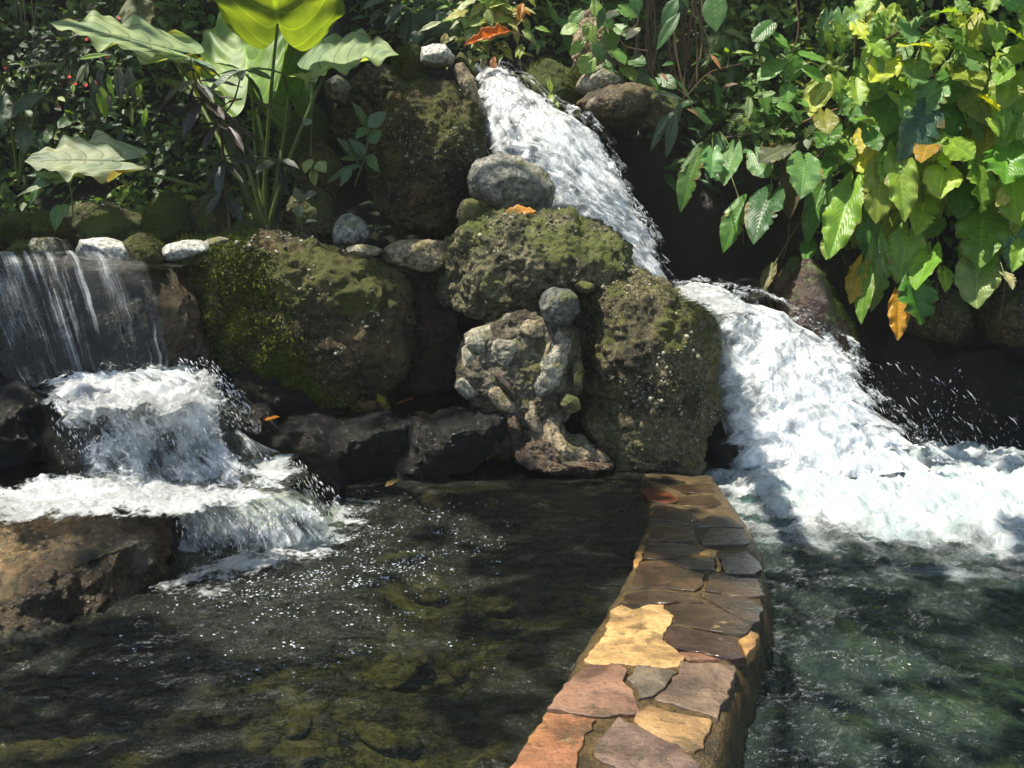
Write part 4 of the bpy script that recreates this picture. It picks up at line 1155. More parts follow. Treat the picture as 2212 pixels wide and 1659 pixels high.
fall('cascade', [(270, 1110), (310, 1140), (336, 1200), (352, 1280)], [(620, 1050), (670, 1078), (712, 1112), (745, 1155)], [4.58, 4.45, 4.38, 4.35], 'streak',
     'lowest cascade spilling off the terrace edge into the green pool', 'waterfall', nu=160, nv=260, bulge=0.08, amp=0.045, lump=8, streak=4, seed=5, edge=0.3, thick=0.03, cov_top=1.4, cov_bot=1.0, rg_=1.5)
fall('cascade', [(470, 900), (500, 960), (560, 1030), (600, 1060)], [(560, 965), (620, 985), (680, 1050), (715, 1110)], [5.35, 5.2, 5.05, 4.95], 'streak',
     'side spill of white water between the spray and the lowest cascade', 'waterfall', nu=120, nv=120, bulge=0.12, amp=0.05, lump=8, streak=4, seed=6, edge=0.5, thick=0.03, cov_top=1.2, rg_=1.6)
fall('waterfall', [(618, -30), (622, 60), (625, 130)], [(735, -30), (735, 60), (738, 130)], [10.3, 10.25, 10.2], 'veil',
     'thin distant waterfall of fine threads behind the elephant ears', 'waterfall', nu=100, nv=120, bulge=0.02, amp=0.01, lump=20, streak=20, seed=7, edge=0.2, thick=0.02, closed=False)


# foam lying on the pools
def foam_patch(name, poly, z, amp, label, n=150, seed=0, soft=0.25, lump=5.0, rise=0.0, base=0.5, mat='foam'):
    pts = np.array([tuple(Pz(a, b, z))[:2] for a, b in poly])
    lo, hi = pts.min(0) - soft * 1.3, pts.max(0) + soft * 1.3
    X, Y = np.meshgrid(np.linspace(lo[0], hi[0], n), np.linspace(lo[1], hi[1], n), indexing='ij')
    x, y = X.ravel(), Y.ravel()
    inside = np.zeros(len(x), bool)
    dist = np.full(len(x), 9.0)
    m = len(pts)
    for i in range(m):
        a, b = pts[i], pts[(i + 1) % m]
        c_ = ((a[1] > y) != (b[1] > y)) & (x < (b[0] - a[0]) * (y - a[1]) / (b[1] - a[1] + 1e-12) + a[0])
        inside ^= c_
        ab = b - a
        t = np.clip(((x - a[0]) * ab[0] + (y - a[1]) * ab[1]) / (ab @ ab + 1e-12), 0, 1)
        dist = np.minimum(dist, np.hypot(x - a[0] - t * ab[0], y - a[1] - t * ab[1]))
    sd = np.where(inside, dist, -dist)
    p = np.stack([x * lump, y * lump, 0 * x + seed], 1)
    k = sstep(-1.0, 0.6, sd / soft)
    h = z + 0.012 + k * (rise + amp * (0.7 + fbm(p, 4) + 0.35 * fbm(p * 4, 3)) + 0.15 * amp * fbm(p * 12, 2))
    v = np.stack([x, y, h], 1)
    c = v.mean(0)
    cov = base + np.clip(sd / soft + 0.5 * fbm(p * 0.8 + 5, 3), -1.3, 1.0) * 0.5
    uv = np.stack([(x - lo[0]) / 1.5, (y - lo[1]) / 1.5], 1)
    me = sheet(name, v - c, n, n, M[mat], uv, cov)
    o = link(name, me, None, Vector(c))
    o['kind'] = 'stuff'
    o['label'] = label
    return o


foam_patch('foam', [(1560, 1045), (1700, 1010), (1900, 970), (2000, 960), (2120, 985), (2300, 1010), (2420, 1090), (2400, 1180), (2200, 1200), (2020, 1190), (1850, 1165), (1700, 1145), (1620, 1110)], RZ, 0.085, 'thick white foam where the lower fall lands', 340, 1, 0.6, 4.2, 0.02, 0.50)
foam_patch('foam', [(340, 1275), (400, 1230), (520, 1190), (620, 1130), (720, 1080), (800, 1090), (780, 1150), (700, 1200), (560, 1240), (440, 1290)], 0.0, 0.018, 'foam and bubbles under the lowest cascade', 260, 2, 0.34, 7.0, 0.0, 0.40, 'bubbles')
foam_patch('foam', [(-60, 1080), (60, 1040), (250, 1035), (420, 1045), (560, 1060), (620, 1085), (520, 1105), (400, 1128), (250, 1130), (60, 1142), (-60, 1150)], 0.35, 0.030, 'sparkling white foam on the terrace', 240, 3, 0.16, 8.0, 0.0, 0.25, 'bubbles')
foam_patch('foam', [(90, 880), (120, 840), (250, 815), (420, 805), (480, 830), (470, 880), (380, 905), (200, 900)], 0.76, 0.06, 'white foam where the left waterfall lands', 180, 4, 0.22, 6.0, 0.0, 0.30, 'bubbles')
foam_patch('foam', [(1450, 630), (1500, 622), (1560, 640), (1640, 690), (1560, 690), (1490, 660)], 1.24, 0.03, 'foam in the upper basin', 120, 5, 0.12, 7.0, 0.0, 0.4, 'bubbles')
foam_patch('foam', [(520, 1010), (580, 985), (640, 990), (640, 1030), (600, 1060), (540, 1050)], 0.33, 0.025, 'foam beside the side spill', 90, 6, 0.12, 8.0, 0.0, 0.36, 'bubbles')



def bubbles(label, poly, z, n, seed, focus, fall_, size):
    """Tiny white bubbles that stand in for sun glints on the ripples, thickest near where the cascade lands."""
    rs = np.random.RandomState(seed)
    pts = np.array([tuple(Pz(a, b, z))[:2] for a, b in poly])
    lo, hi = pts.min(0), pts.max(0)
    f0 = np.array(tuple(Pz(*focus, z))[:2])
    q = lo + (hi - lo) * rs.rand(n * 14, 2)
    d = np.hypot(*(q - f0).T)
    cl = fbm(np.concatenate([q * [3.0, 5.0], np.full((len(q), 1), seed)], 1), 4)
    keep = rs.rand(len(q)) < np.exp(-d / fall_) * np.clip(0.35 + 1.3 * cl, 0, 1)
    q = q[keep][:n]
    n = len(q)
    s_ = size * (0.3 + 1.2 * rs.rand(n) ** 3)
    tv, tf = ico(0)
    mats = np.zeros((n, 3, 3))
    mats[:, 0, 0] = s_ * (1 + 1.3 * rs.rand(n))
    mats[:, 1, 1] = s_
    mats[:, 2, 2] = s_ * 0.8
    v, f = scatter_np(tv, tf, np.concatenate([q, np.full((n, 1), z + 0.006)], 1), mats)
    o = link('bubbles', mesh_np('bubbles', v, f, mat=M['drop']))  # white specks in place of sun glints on the water
    o['kind'] = 'stuff'
    o['label'] = label


bubbles('white bubbles standing in for sun glints on the left pool', [(330, 1300), (640, 1150), (820, 1060), (1100, 1090), (1100, 1250), (900, 1380), (600, 1480), (380, 1420)], 0.0, 3600, 3, (640, 1190), 0.42, 0.0030)

# drops in the air
def drops(label, areas, seed):
    rs = np.random.RandomState(seed)
    ps, ms = [], []
    for (pl, Y0, Y1, n, size, dirv, stretch) in areas:
        pl = np.array(pl, float)
        lo, hi = pl.min(0), pl.max(0)
        k = 0
        d = Vector(dirv).normalized()
        while k < n:
            a, b = lo + (hi - lo) * rs.rand(2)
            ins = False
            m = len(pl)
            for i in range(m):
                p, q = pl[i], pl[(i + 1) % m]
                if (p[1] > b) != (q[1] > b) and a < (q[0] - p[0]) * (b - p[1]) / (q[1] - p[1] + 1e-12) + p[0]:
                    ins = not ins
            if not ins:
                continue
            k += 1
            Y = Y0 + (Y1 - Y0) * rs.rand()
            ps.append(tuple(P(a, b, Y)))
            s = size * 0.62 * (0.35 + 1.2 * rs.rand() ** 2)
            dd = (d + Vector(rs.normal(size=3) * 0.18)).normalized()
            Rm = np.array(dd.to_track_quat('Z', 'Y').to_matrix())
            ms.append(Rm @ np.diag([s, s, s * (1 + 1.7 * (stretch - 1) * rs.rand())]))
    tv = np.array([(1, 0, 0), (0, 1, 0), (-1, 0, 0), (0, -1, 0), (0, 0, 1), (0, 0, -1.0)])
    tf = np.array([(0, 1, 4), (1, 2, 4), (2, 3, 4), (3, 0, 4), (1, 0, 5), (2, 1, 5), (3, 2, 5), (0, 3, 5)])
    v, f = scatter_np(tv, tf, np.array(ps), np.array(ms))
    o = link('water_drops', mesh_np('water_drops', v, f, mat=M['drop']))
    o['kind'] = 'stuff'
    o['label'] = label


drops('drops flying off the lower white fall', [
    ([(1760, 700), (1900, 760), (2200, 900), (2212, 1000), (1950, 980), (1850, 850)], 6.5, 7.0, 260, 0.0045, (0.6, 0, -0.8), 10),
    ([(1720, 640), (1800, 700), (1850, 800), (1780, 760)], 6.7, 7.0, 40, 0.004, (0.45, 0, -0.9), 5),
    ([(1985, 980), (2030, 800), (2090, 760), (2060, 900), (2090, 980)], 6.4, 6.5, 60, 0.007, (0.4, 0, 0.9), 2.5),
    ([(1900, 960), (2000, 900), (2212, 980), (2212, 1010), (2050, 1000)], 6.5, 6.9, 120, 0.005, (0.5, 0, 0.5), 2),
    ([(1500, 640), (1600, 660), (1800, 760), (1900, 900), (1960, 1000), (1900, 990), (1800, 830), (1650, 700)], 6.4, 6.6, 900, 0.006, (0.5, 0, -0.8), 3.5),
    ([(1550, 700), (1680, 710), (1800, 800), (1900, 940), (1920, 1030), (1620, 1040), (1560, 880)], 6.1, 6.4, 500, 0.0045, (0.35, 0, -0.9), 5),
    ([(1430, 600), (1500, 610), (1600, 630), (1640, 660), (1560, 650)], 7.0, 7.3, 120, 0.005, (0.5, 0, 0.5), 2)], 1)
drops('drops along the upper white fall', [
    ([(1040, 180), (1130, 190), (1220, 250), (1290, 290), (1340, 370), (1380, 440), (1410, 470), (1430, 600), (1390, 560), (1370, 460), (1310, 350), (1270, 300), (1180, 250), (1050, 230)], 7.1, 7.4, 800, 0.006, (0.5, 0, -0.8), 3),
    ([(1050, 210), (1200, 260), (1290, 310), (1370, 460), (1410, 600), (1340, 520), (1200, 440), (1070, 320)], 7.0, 7.5, 500, 0.0055, (0.5, 0, -0.8), 4)], 2)
drops('drops around the left cascades', [
    ([(380, 780), (450, 770), (530, 850), (560, 930), (500, 930), (440, 860)], 4.9, 5.3, 420, 0.0055, (0.5, 0, -0.8), 4),
    ([(100, 850), (420, 820), (500, 980), (600, 1060), (400, 1060), (130, 1040)], 4.5, 4.65, 700, 0.0055, (0.2, 0, -1), 4),
    ([(560, 980), (660, 1000), (740, 1080), (700, 1130), (600, 1060)], 4.7, 4.9, 320, 0.005, (0.4, 0, -0.9), 4),
    ([(340, 1130), (640, 1080), (700, 1110), (560, 1190), (350, 1260)], 4.2, 4.3, 500, 0.005, (0.1, 0, -1), 4),
    ([(340, 1270), (560, 1180), (760, 1090), (820, 1120), (700, 1200), (500, 1280)], 4.4, 4.45, 160, 0.004, (0, 0, 1), 1.5)], 3)


# stones lying on the bed of the left pool
brs = np.random.RandomState(9)
tv, tf = ico(2)
pos, mt = [], []
for k in range(110):
    yb = brs.uniform(1.2, 5.2)
    xb = brs.uniform(-2.6, float(wall_x(yb)) - 0.05)
    s_ = brs.uniform(0.04, 0.15)
    a_ = brs.uniform(0, 6.28)
    Rz = np.array([[math.cos(a_), -math.sin(a_), 0], [math.sin(a_), math.cos(a_), 0], [0, 0, 1.0]])
    pos.append((xb, yb, -0.53))
    mt.append(Rz @ np.diag([s_ * brs.uniform(.8, 1.5), s_ * brs.uniform(.6, 1.0), s_ * brs.uniform(.15, .3)]))
v, f = scatter_np(tv, tf, np.array(pos), np.array(mt))
v[:, 2] += 0.02 * fbm(v * 12, 3)
o = link('bed_stones', mesh_np('bed_stones', v, f, mat=M['bed']))
o['kind'] = 'stuff'
o['label'] = 'stones under the water of the left pool'

# ================================================================ LEAVES
rng = random.Random(5)


def leaf_mesh(name, kind, mat, nu=16, nv=11, fold=0.15, droop=0.2, wave=0.0, corr=0.0, nveins=12, sweep=0.5, seed=0, twist=0.0, teeth=0.0, torn=0):
    """A leaf blade: attached at the origin, tip at +Y 1, half width 0.5 in X, upper side +Z."""
    u = np.linspace(0, 1, nu)[:, None]
    v = np.linspace(-1, 1, nv)[None, :]
    av = np.abs(v)
    if kind == 'heart':
        w_ = np.interp(u, [0, .04, .12, .25, .4, .55, .7, .82, .92, .97, 1], [.30, .38, .455, .5, .49, .44, .345, .235, .115, .05, .0])
        lobe = np.sin(np.pi * av ** 0.85) ** 0.8 * 0.95 + 0.25 * av
        y = u - 0.36 * (1 - u) ** 2.4 * lobe
        x = v * w_ * (1 - 0.06 * (1 - u) ** 3)
    elif kind == 'arrow':        # elephant ear
        w_ = np.interp(u, [0, .05, .15, .3, .45, .6, .75, .88, .95, 1], [.36, .42, .48, .5, .47, .40, .29, .15, .06, .0])
        lobe = np.sin(np.pi * av ** 0.9) ** 0.7 + 0.35 * av
        y = u - 0.36 * (1 - u) ** 2.0 * lobe
        x = v * w_
    elif kind == 'ovate':
        w_ = np.interp(u, [0, .06, .2, .38, .55, .72, .88, 1], [.03, .22, .42, .5, .46, .33, .14, 0])
        y = u + 0 * v
        x = v * w_
    elif kind == 'round':
        w_ = np.interp(u, [0, .05, .15, .35, .55, .75, .9, .96, 1], [.10, .27, .40, .5, .5, .42, .25, .12, 0])
        y = u - 0.06 * (1 - u) ** 3 * av
        x = v * w_
    else:                        # lance
        w_ = np.interp(u, [0, .1, .3, .5, .7, .88, 1], [.02, .2, .45, .5, .4, .19, 0])
        y = u + 0 * v
        x = v * w_
    if teeth:
        tt = (np.abs(((u * 14) % 1) - 0.5) * 2)
        x = x * (1 + teeth * (tt - 0.5) * (av > 0.95))
    z = -fold * (1 - np.sqrt(1 - 0.96 * np.clip(av, 0, 1) ** 2)) * w_ * 0 + fold * av * w_ * 2 - droop * u ** 1.7
    z = z - 0.5 * fold * (av ** 3) * w_ * 2
    q = u - sweep * av ** 1.25
    if corr:
        z = z + corr * np.cos(2 * np.pi * nveins * q) * np.clip(av * 4, 0, 1) * (1 - av ** 6) * np.clip(w_ * 4, 0, 1)
    if torn:
        rt = np.random.RandomState(seed + 500)
        for _ in range(torn):
            sd_, u0, wd_, dp = rt.choice([-1, 1]), rt.uniform(.2, .9), rt.uniform(.012, .03), rt.uniform(.2, .6)
            x = x * (1 - dp * np.exp(-((u - u0 + 0.1 * (1 - av)) / wd_) ** 2) * (np.sign(v) == sd_) * np.clip((av - 0.35) / 0.6, 0, 1))
    if wave:
        ph = seed * 1.9
        z = z + wave * av ** 2.2 * (np.sin(u * 19 + ph + 1.3 * np.sign(v)) + 0.6 * np.sin(u * 37 + 2 * ph)) * np.clip(w_ * 3, 0, 1)
        x = x * (1 + wave * 0.7 * av ** 3 * np.sin(u * 25 + ph))
    if twist:
        a = twist * u
        x, z = x * np.cos(a) - z * np.sin(a), x * np.sin(a) + z * np.cos(a)
    vv = np.stack(np.broadcast_arrays(x, y, z), -1).reshape(-1, 3)
    rs = np.random.RandomState(seed)
    vv[:, 2] += 0.012 * fbm(np.stack([vv[:, 0] * 3 + seed, vv[:, 1] * 3, np.zeros(len(vv))], 1), 3)
    uv = np.stack(np.broadcast_arrays(u, v * 0.5 + 0.5), -1).reshape(-1, 2)
    return mesh_np(name, vv, grid_faces(nu, nv)[:, ::-1], uv=uv, mat=mat)


HEART = [leaf_mesh('heart_leaf', 'heart', M['philo'], 56, 25, 0.06 + 0.06 * (k % 4), 0.05 + 0.11 * ((k * 3) % 5), 0.02 + 0.02 * (k % 3), 0.008, 13, 0.5, k, (-0.5, 0.0, 0.4, 0.2, -0.25, 0.6, 0.0, -0.7)[k], torn=(0, 2, 0, 4, 1, 6, 3, 0)[k]) for k in range(8)]
EARS = {}
OVATE = [leaf_mesh('ovate_leaf', 'ovate', M['plain'], 14, 9, 0.12, 0.15 + 0.15 * k, 0.02, 0.006, 8, 0.4, 20 + k) for k in range(3)]
ROUND = [leaf_mesh('round_leaf', 'round', M['plain'], 30, 13, 0.10, 0.12 + 0.12 * k, 0.015, 0.006, 8, 0.4, 30 + k, teeth=0.10) for k in range(2)]
LANCE = [leaf_mesh('lance_leaf', 'lance', M['dark'], 14, 7, 0.12, 0.10 + 0.18 * k, 0.012, 0.0, 9, 0.35, 40 + k) for k in range(3)]
LANCEP = [leaf_mesh('lance_leaf', 'lance', M['plain'], 14, 7, 0.12, 0.10 + 0.22 * k, 0.012, 0.0, 9, 0.35, 45 + k) for k in range(3)]
SMALLHEART = [leaf_mesh('small_heart_leaf', 'heart', M['plain'], 14, 9, 0.12, 0.2, 0.02, 0.0, 8, 0.4, 50 + k) for k in range(2)]
DRY = [leaf_mesh('dry_leaf', 'lance', M['plain'], 14, 7, 0.35, 0.3 * (k - 0.5), 0.05, 0.0, 9, 0.35, 55 + k, twist=0.8) for k in range(2)]


def fern_mesh(seed=0, n=17, mat=None):
    rs = np.random.RandomState(seed)
    V, F, UV = [], [], []

    def add(vs, fs):
        b = len(V)
        V.extend(vs)
        UV.extend([(0.3, 0.5 + 0.4 * rs.rand())] * len(vs))
        F.extend([tuple(b + i for i in f) for f in fs])
    for k in range(n):
        t = (k + 0.6) / n
        y = t
        z = 0.22 * t - 0.42 * t ** 2.2
        L = 0.30 * math.sin(math.pi * min(1, 0.12 + t * 0.9)) ** 0.8 * (1.05 - t * 0.55) + 0.015
        for s in (-1, 1):
            dx, dy = s * math.cos(0.35), math.sin(0.35)
            wv_ = 0.017
            m = 5
            for j in range(m):
                a0, a1 = j / m, (j + 1) / m
                ww = wv_ * (1 - a0 * 0.75)
                p0 = (dx * L * a0, y + dy * L * a0, z - 0.12 * L * a0 * a0 * 2)
                p1 = (dx * L * a1, y + dy * L * a1, z - 0.12 * L * a1 * a1 * 2)
                nx, ny = -dy * s, dx * s
                mid = [(p0[i] + p1[i]) / 2 for i in range(3)]
                add([p0, (mid[0] + nx * ww, mid[1] + ny * ww, mid[2] + .004), p1, (mid[0] - nx * ww, mid[1] - ny * ww, mid[2] + .004)], [(0, 1, 2), (0, 2, 3)])
    for j in range(10):
        t0, t1 = j / 10, (j + 1) / 10
        z0, z1 = 0.22 * t0 - 0.42 * t0 ** 2.2, 0.22 * t1 - 0.42 * t1 ** 2.2
        add([(-.006, t0, z0), (.006, t0, z0), (.004, t1, z1), (-.004, t1, z1)], [(0, 1, 2), (0, 2, 3)])
    return mesh_np('fern_frond', np.array(V), np.array(F), uv=np.array(UV), mat=mat or M['fern'])


FERN = [fern_mesh(1), fern_mesh(2, 22)]


def place_leaf(parent, mesh, a, t, width, nh, color, name='leaf', zs=None):
    a, t = Vector(a), Vector(t)
    y = t - a
    L = max(y.length, 1e-4)
    y.normalize()
    n = Vector(nh)
    n = n - y * n.dot(y)
    if n.length < 1e-3:
        n = Vector((0.1, -0.3, 1)) - y * Vector((0.1, -0.3, 1)).dot(y)
    n.normalize()
    x = y.cross(n)
    zs = zs or 0.5 * (L + width)
    o = link(name, mesh, parent, None, color)
    b = a - parent.location
    o.matrix_basis = Matrix(((x.x * width, y.x * L, n.x * zs, b.x), (x.y * width, y.y * L, n.y * zs, b.y), (x.z * width, y.z * L, n.z * zs, b.z), (0, 0, 0, 1)))
    return o


def stem(parent, pts, r0, r1, mat='stem', name='stem', n=12, sides=6):
    sp = spline(pts, n)
    loc = parent.location
    return link(name, tube_mesh(name, [p - loc for p in sp], np.linspace(r0, r1, n), M[mat], sides), parent)


def jit(c, k=0.25):
    b = 1 + rng.uniform(-k, k)
    return (c[0] * b * (1 + rng.uniform(-.15, .15)), c[1] * b, c[2] * b * (1 + rng.uniform(-.2, .2)))


# ================================================================ ELEPHANT EAR
EG = (0.085, 0.155, 0.045)
ear = thing('elephant_ear_plant', 'big elephant ear plant with huge wavy leaves behind the mossy boulder', 'plant', P(575, 512, 7.0))
root = P(575, 505, 7.0)


def d1(a, b, Y):
    return P(a * 0.337, b * 0.337, Y)


def ear_leaf(k, att, tip, wid_px, nh, col, Y, mat='ear', wave=0.035, fold=0.2, droop=0.2, pet=None, lab=None):
    me = leaf_mesh('elephant_ear_leaf', 'arrow', M[mat], 64, 41, fold, droop, wave, 0.006, 7, 0.4, 60 + k)
    o = place_leaf(ear, me, att, tip, wid_px / FPX * Y, nh, col, 'leaf')
    if lab:
        o['label'] = lab
    if pet:
        stem(ear, pet, 0.022, 0.010, 'stem', 'petiole', 20, 8)
    return o


# long drooping leaf, top left, seen from above at a slant
a = d1(1040, 300, 6.7)
ear_leaf(0, a, d1(330, 75, 6.35), 250, (0.1, -0.46, 0.88), (0.27, 0.37, 0.18), 6.7, 'ear', 0.045, 0.06, 0.10,
         [root, d1(1560, 1000, 6.95), d1(1300, 620, 6.85), d1(1110, 380, 6.75), a], 'long drooping grey green leaf with a torn patch')
# overhead leaf seen from beneath, glowing
a = d1(1780, 150, 6.6)
ear_leaf(1, a, a + Vector((0.12, -0.66, 0.42)), 270, (0.05, -0.5, -0.8), (0.13, 0.20, 0.03), 6.6, 'earback', 0.045, -0.25, -0.15,
         [root, d1(1700, 1150, 6.95), d1(1740, 560, 6.8), a], 'glowing yellow green leaf seen from beneath')
# big upright blade facing the viewer
a = d1(1590, 470, 7.15)
ear_leaf(2, a, d1(1500, -80, 7.65), 205, (-0.2, -0.85, 0.4), (0.17, 0.30, 0.06), 7.1, 'earback', 0.03, 0.12, 0.10,
         [root, d1(1650, 1100, 7.1), d1(1620, 700, 7.2), a], 'broad upright leaf with pale veins facing the viewer')
# right leaf spread flat
a = d1(2090, 450, 6.9)
ear_leaf(3, a, P(858, 108, 6.8), 215, (-0.15, -0.52, 0.80), (0.26, 0.37, 0.16), 6.9, 'ear', 0.05, 0.30, 0.05,
         [root, d1(1800, 1180, 6.95), d1(1900, 900, 6.9), d1(2060, 520, 6.9), a], 'pale wavy leaf spread to the right')
# low left leaf, torn and bleached
a = d1(720, 1030, 6.4)
ear_leaf(4, a, d1(150, 1010, 6.2), 175, (0.05, -0.58, 0.80), (0.30, 0.36, 0.23), 6.4, 'ear', 0.055, 0.12, 0.05,
         [root, d1(1560, 1370, 6.9), d1(1330, 1220, 6.65), d1(950, 1110, 6.45), a], 'low bleached leaf with ragged edges')
# small yellow leaf behind
a = d1(1270, 470, 7.3)
ear_leaf(5, a, d1(1420, 600, 7.2), 110, (0.0, -0.55, -0.6), (0.18, 0.20, 0.02), 7.3, 'earback', 0.03, 0.15, 0.1,
         [root, d1(1500, 1000, 7.1), d1(1300, 600, 7.2), a], 'small yellow leaf lit from behind')
a = d1(1850, 600, 7.3)
ear_leaf(6, a, d1(1700, 60, 7.4), 150, (-0.3, -0.9, 0.3), (0.06, 0.12, 0.035), 7.3, 'ear', 0.03, 0.12, 0.1, [root, d1(1800, 1000, 7.2), a])
a = d1(880, 40, 7.8)
ear_leaf(7, a, d1(890, 190, 7.6), 75, (-0.1, -0.8, 0.45), (0.10, 0.12, 0.03), 7.8, 'ear', 0.03, 0.12, 0.2, [root, d1(1300, 700, 7.4), d1(1000, 200, 7.7), a])
# bare crown of stalks
stem(ear, [root, d1(1560, 1200, 6.85), d1(1440, 830, 6.8), d1(1400, 700, 6.85)], 0.035, 0.018, 'stem', 'petiole', 16, 8)
stem(ear, [root, d1(1690, 1000, 7.05), d1(1640, 700, 7.1)], 0.03, 0.018, 'stem', 'petiole', 16, 8)

ear2 = thing('elephant_ear_plant', 'dark young elephant ear leaves at the far left edge under the ferns', 'plant', P(40, 330, 7.6))
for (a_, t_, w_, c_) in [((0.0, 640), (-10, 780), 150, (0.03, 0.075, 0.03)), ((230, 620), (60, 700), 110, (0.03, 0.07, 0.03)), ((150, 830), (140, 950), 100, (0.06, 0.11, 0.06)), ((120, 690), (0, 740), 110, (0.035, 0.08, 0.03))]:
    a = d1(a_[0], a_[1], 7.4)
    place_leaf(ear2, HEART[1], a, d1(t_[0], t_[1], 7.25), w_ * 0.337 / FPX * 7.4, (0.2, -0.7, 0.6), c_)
    stem(ear2, [P(40, 400, 7.7), a + Vector((0, .1, .1)), a], 0.01, 0.006, 'stem', 'petiole')


# ================================================================ LANCE LEAVED SHRUB
def whorl(parent, c, n, L, w, meshes, col, drop=0.35, up=(0, 0, 1), spread=1.0, Yf=-0.15, ph=None):
    ph = rng.uniform(0, 6) if ph is None else ph
    for k in range(n):
        a = ph + k / n * 2 * math.pi + rng.uniform(-.25, .25)
        dz = rng.uniform(-drop * 1.5, 0.25 - drop * 0.2)
        d = Vector((math.cos(a) * spread, math.sin(a) * 0.8 + Yf, dz)).normalized()
        l = L * rng.uniform(0.7, 1.1)
        st_ = c + d * 0.02
        nh = Vector((rng.uniform(-.3, .3), -0.35 + rng.uniform(-.3, .3), 0.9))
        place_leaf(parent, rng.choice(meshes), st_, st_ + d * l, w * rng.uniform(0.8, 1.15), nh, jit(col))


shr = thing('lance_leaved_shrub', 'dark shrub of purplish lance shaped leaves standing before the elephant ear', 'plant', d1(1480, 1510, 6.6))
trunk_pts = [d1(1480, 1510, 6.6), d1(1440, 1150, 6.6), d1(1420, 850, 6.6), d1(1400, 770, 6.6)]
stem(shr, trunk_pts, 0.014, 0.009, 'brownstem', 'stem', 16)
for pts in ([d1(1400, 770, 6.6), d1(1310, 640, 6.5), d1(1250, 520, 6.45), d1(1222, 370, 6.4)], [d1(1400, 770, 6.6), d1(1500, 640, 6.5), d1(1550, 450, 6.45)], [d1(1310, 640, 6.5), d1(1180, 600, 6.4), d1(1000, 500, 6.35)], [d1(1430, 1000, 6.6), d1(1560, 1000, 6.5), d1(1790, 1020, 6.45)]):
    stem(shr, pts, 0.008, 0.005, 'darkstem', 'branch', 12)
DG = (0.040, 0.052, 0.040)
PG = (0.035, 0.030, 0.028)
for (x, y, n, L, w_, c_, dr) in [(1222, 375, 7, 0.30, 0.055, (0.06, 0.11, 0.06), 0.3), (1550, 450, 8, 0.30, 0.075, (0.05, 0.085, 0.05), 0.35), (1250, 520, 9, 0.36, 0.085, DG, 0.6), (1310, 640, 6, 0.34, 0.09, PG, 0.7),
                                 (1410, 790, 9, 0.36, 0.095, PG, 0.7), (1430, 1020, 8, 0.32, 0.10, DG, 0.9), (1000, 500, 6, 0.28, 0.06, (0.06, 0.12, 0.04), 0.25), (1790, 1020, 5, 0.25, 0.07, DG, 0.7), (1560, 640, 5, 0.3, 0.08, PG, 0.7), (1440, 1230, 5, 0.28, 0.09, (0.04, 0.05, 0.042), 1.0)]:
    whorl(shr, d1(x, y, 6.5), n, L, w_, LANCE, c_, dr)

shr2 = thing('lance_leaved_shrub', 'hanging lance leaves glowing green under the long drooping leaf', 'plant', d1(640, 700, 7.2))
stem(shr2, [d1(640, 800, 7.3), d1(600, 500, 7.2), d1(560, 395, 7.1)], 0.01, 0.006, 'darkstem')
stem(shr2, [d1(640, 600, 7.3), d1(680, 450, 7.2), d1(720, 400, 7.1)], 0.01, 0.006, 'darkstem', 'branch')
for (x, y, tx, ty, w_, c_) in [(630, 440, 630, 600, 60, (0.06, 0.065, 0.06)), (650, 550, 655, 735, 75, (0.16, 0.28, 0.015)), (600, 500, 590, 700, 70, (0.02, 0.04, 0.018)), (690, 470, 710, 620, 45, (0.14, 0.26, 0.015)), (560, 400, 450, 500, 35, (0.2, 0.24, 0.18)),
                               (540, 410, 500, 520, 40, (0.2, 0.23, 0.18)), (560, 395, 540, 480, 35, (0.2, 0.24, 0.18)), (620, 390, 660, 430, 45, (0.12, 0.2, 0.08)), (470, 540, 465, 590, 25, (0.12, 0.24, 0.02)), (900, 540, 880, 610, 40, (0.14, 0.26, 0.015)), (940, 700, 905, 800, 40, (0.14, 0.26, 0.015)),
                               (760, 420, 770, 640, 70, (0.02, 0.03, 0.02)), (820, 430, 850, 640, 75, (0.02, 0.03, 0.02)), (700, 600, 690, 700, 40, (0.05, 0.05, 0.04)), (850, 680, 820, 790, 35, (0.12, 0.14, 0.02)), (760, 560, 770, 640, 40, (0.12, 0.08, 0.06)), (500, 380, 700, 340, 40, (0.13, 0.24, 0.03))]:
    place_leaf(shr2, rng.choice(LANCEP), d1(x, y, 7.1), d1(tx, ty, 7.05), w_ * 0.337 / FPX * 7.1, (rng.uniform(-.4, .4), -0.8, 0.45), c_)


# ================================================================ SMALLER PLANTS
def leafy(name, label, cat, base, leaves, meshes, Y, stems=(), nh=(0, -0.7, 0.6), smat='stem', group=None, conv=P, r=0.006, px=1.0):
    """leaves: (attach px, tip px, width px, colour)."""
    t = thing(name, label, cat, base, group)
    for pts in stems:
        stem(t, [conv(a, b, Y) for a, b in pts], r, r * 0.55, smat)
    for k, (ax, ay, tx, ty, w_, c_) in enumerate(leaves):
        y0 = Y + rng.uniform(-.06, .06)
        n = Vector(nh) + Vector((rng.uniform(-.35, .35), rng.uniform(-.2, .2), rng.uniform(-.25, .25)))
        place_leaf(t, meshes[k % len(meshes)], conv(ax, ay, y0), conv(tx, ty, y0 - rng.uniform(0.0, 0.12)), w_ * px / FPX * Y, n, c_)
    return t


def c2(a, b, Y):
    return P(677.7 + a * 0.337, b * 0.337, Y)


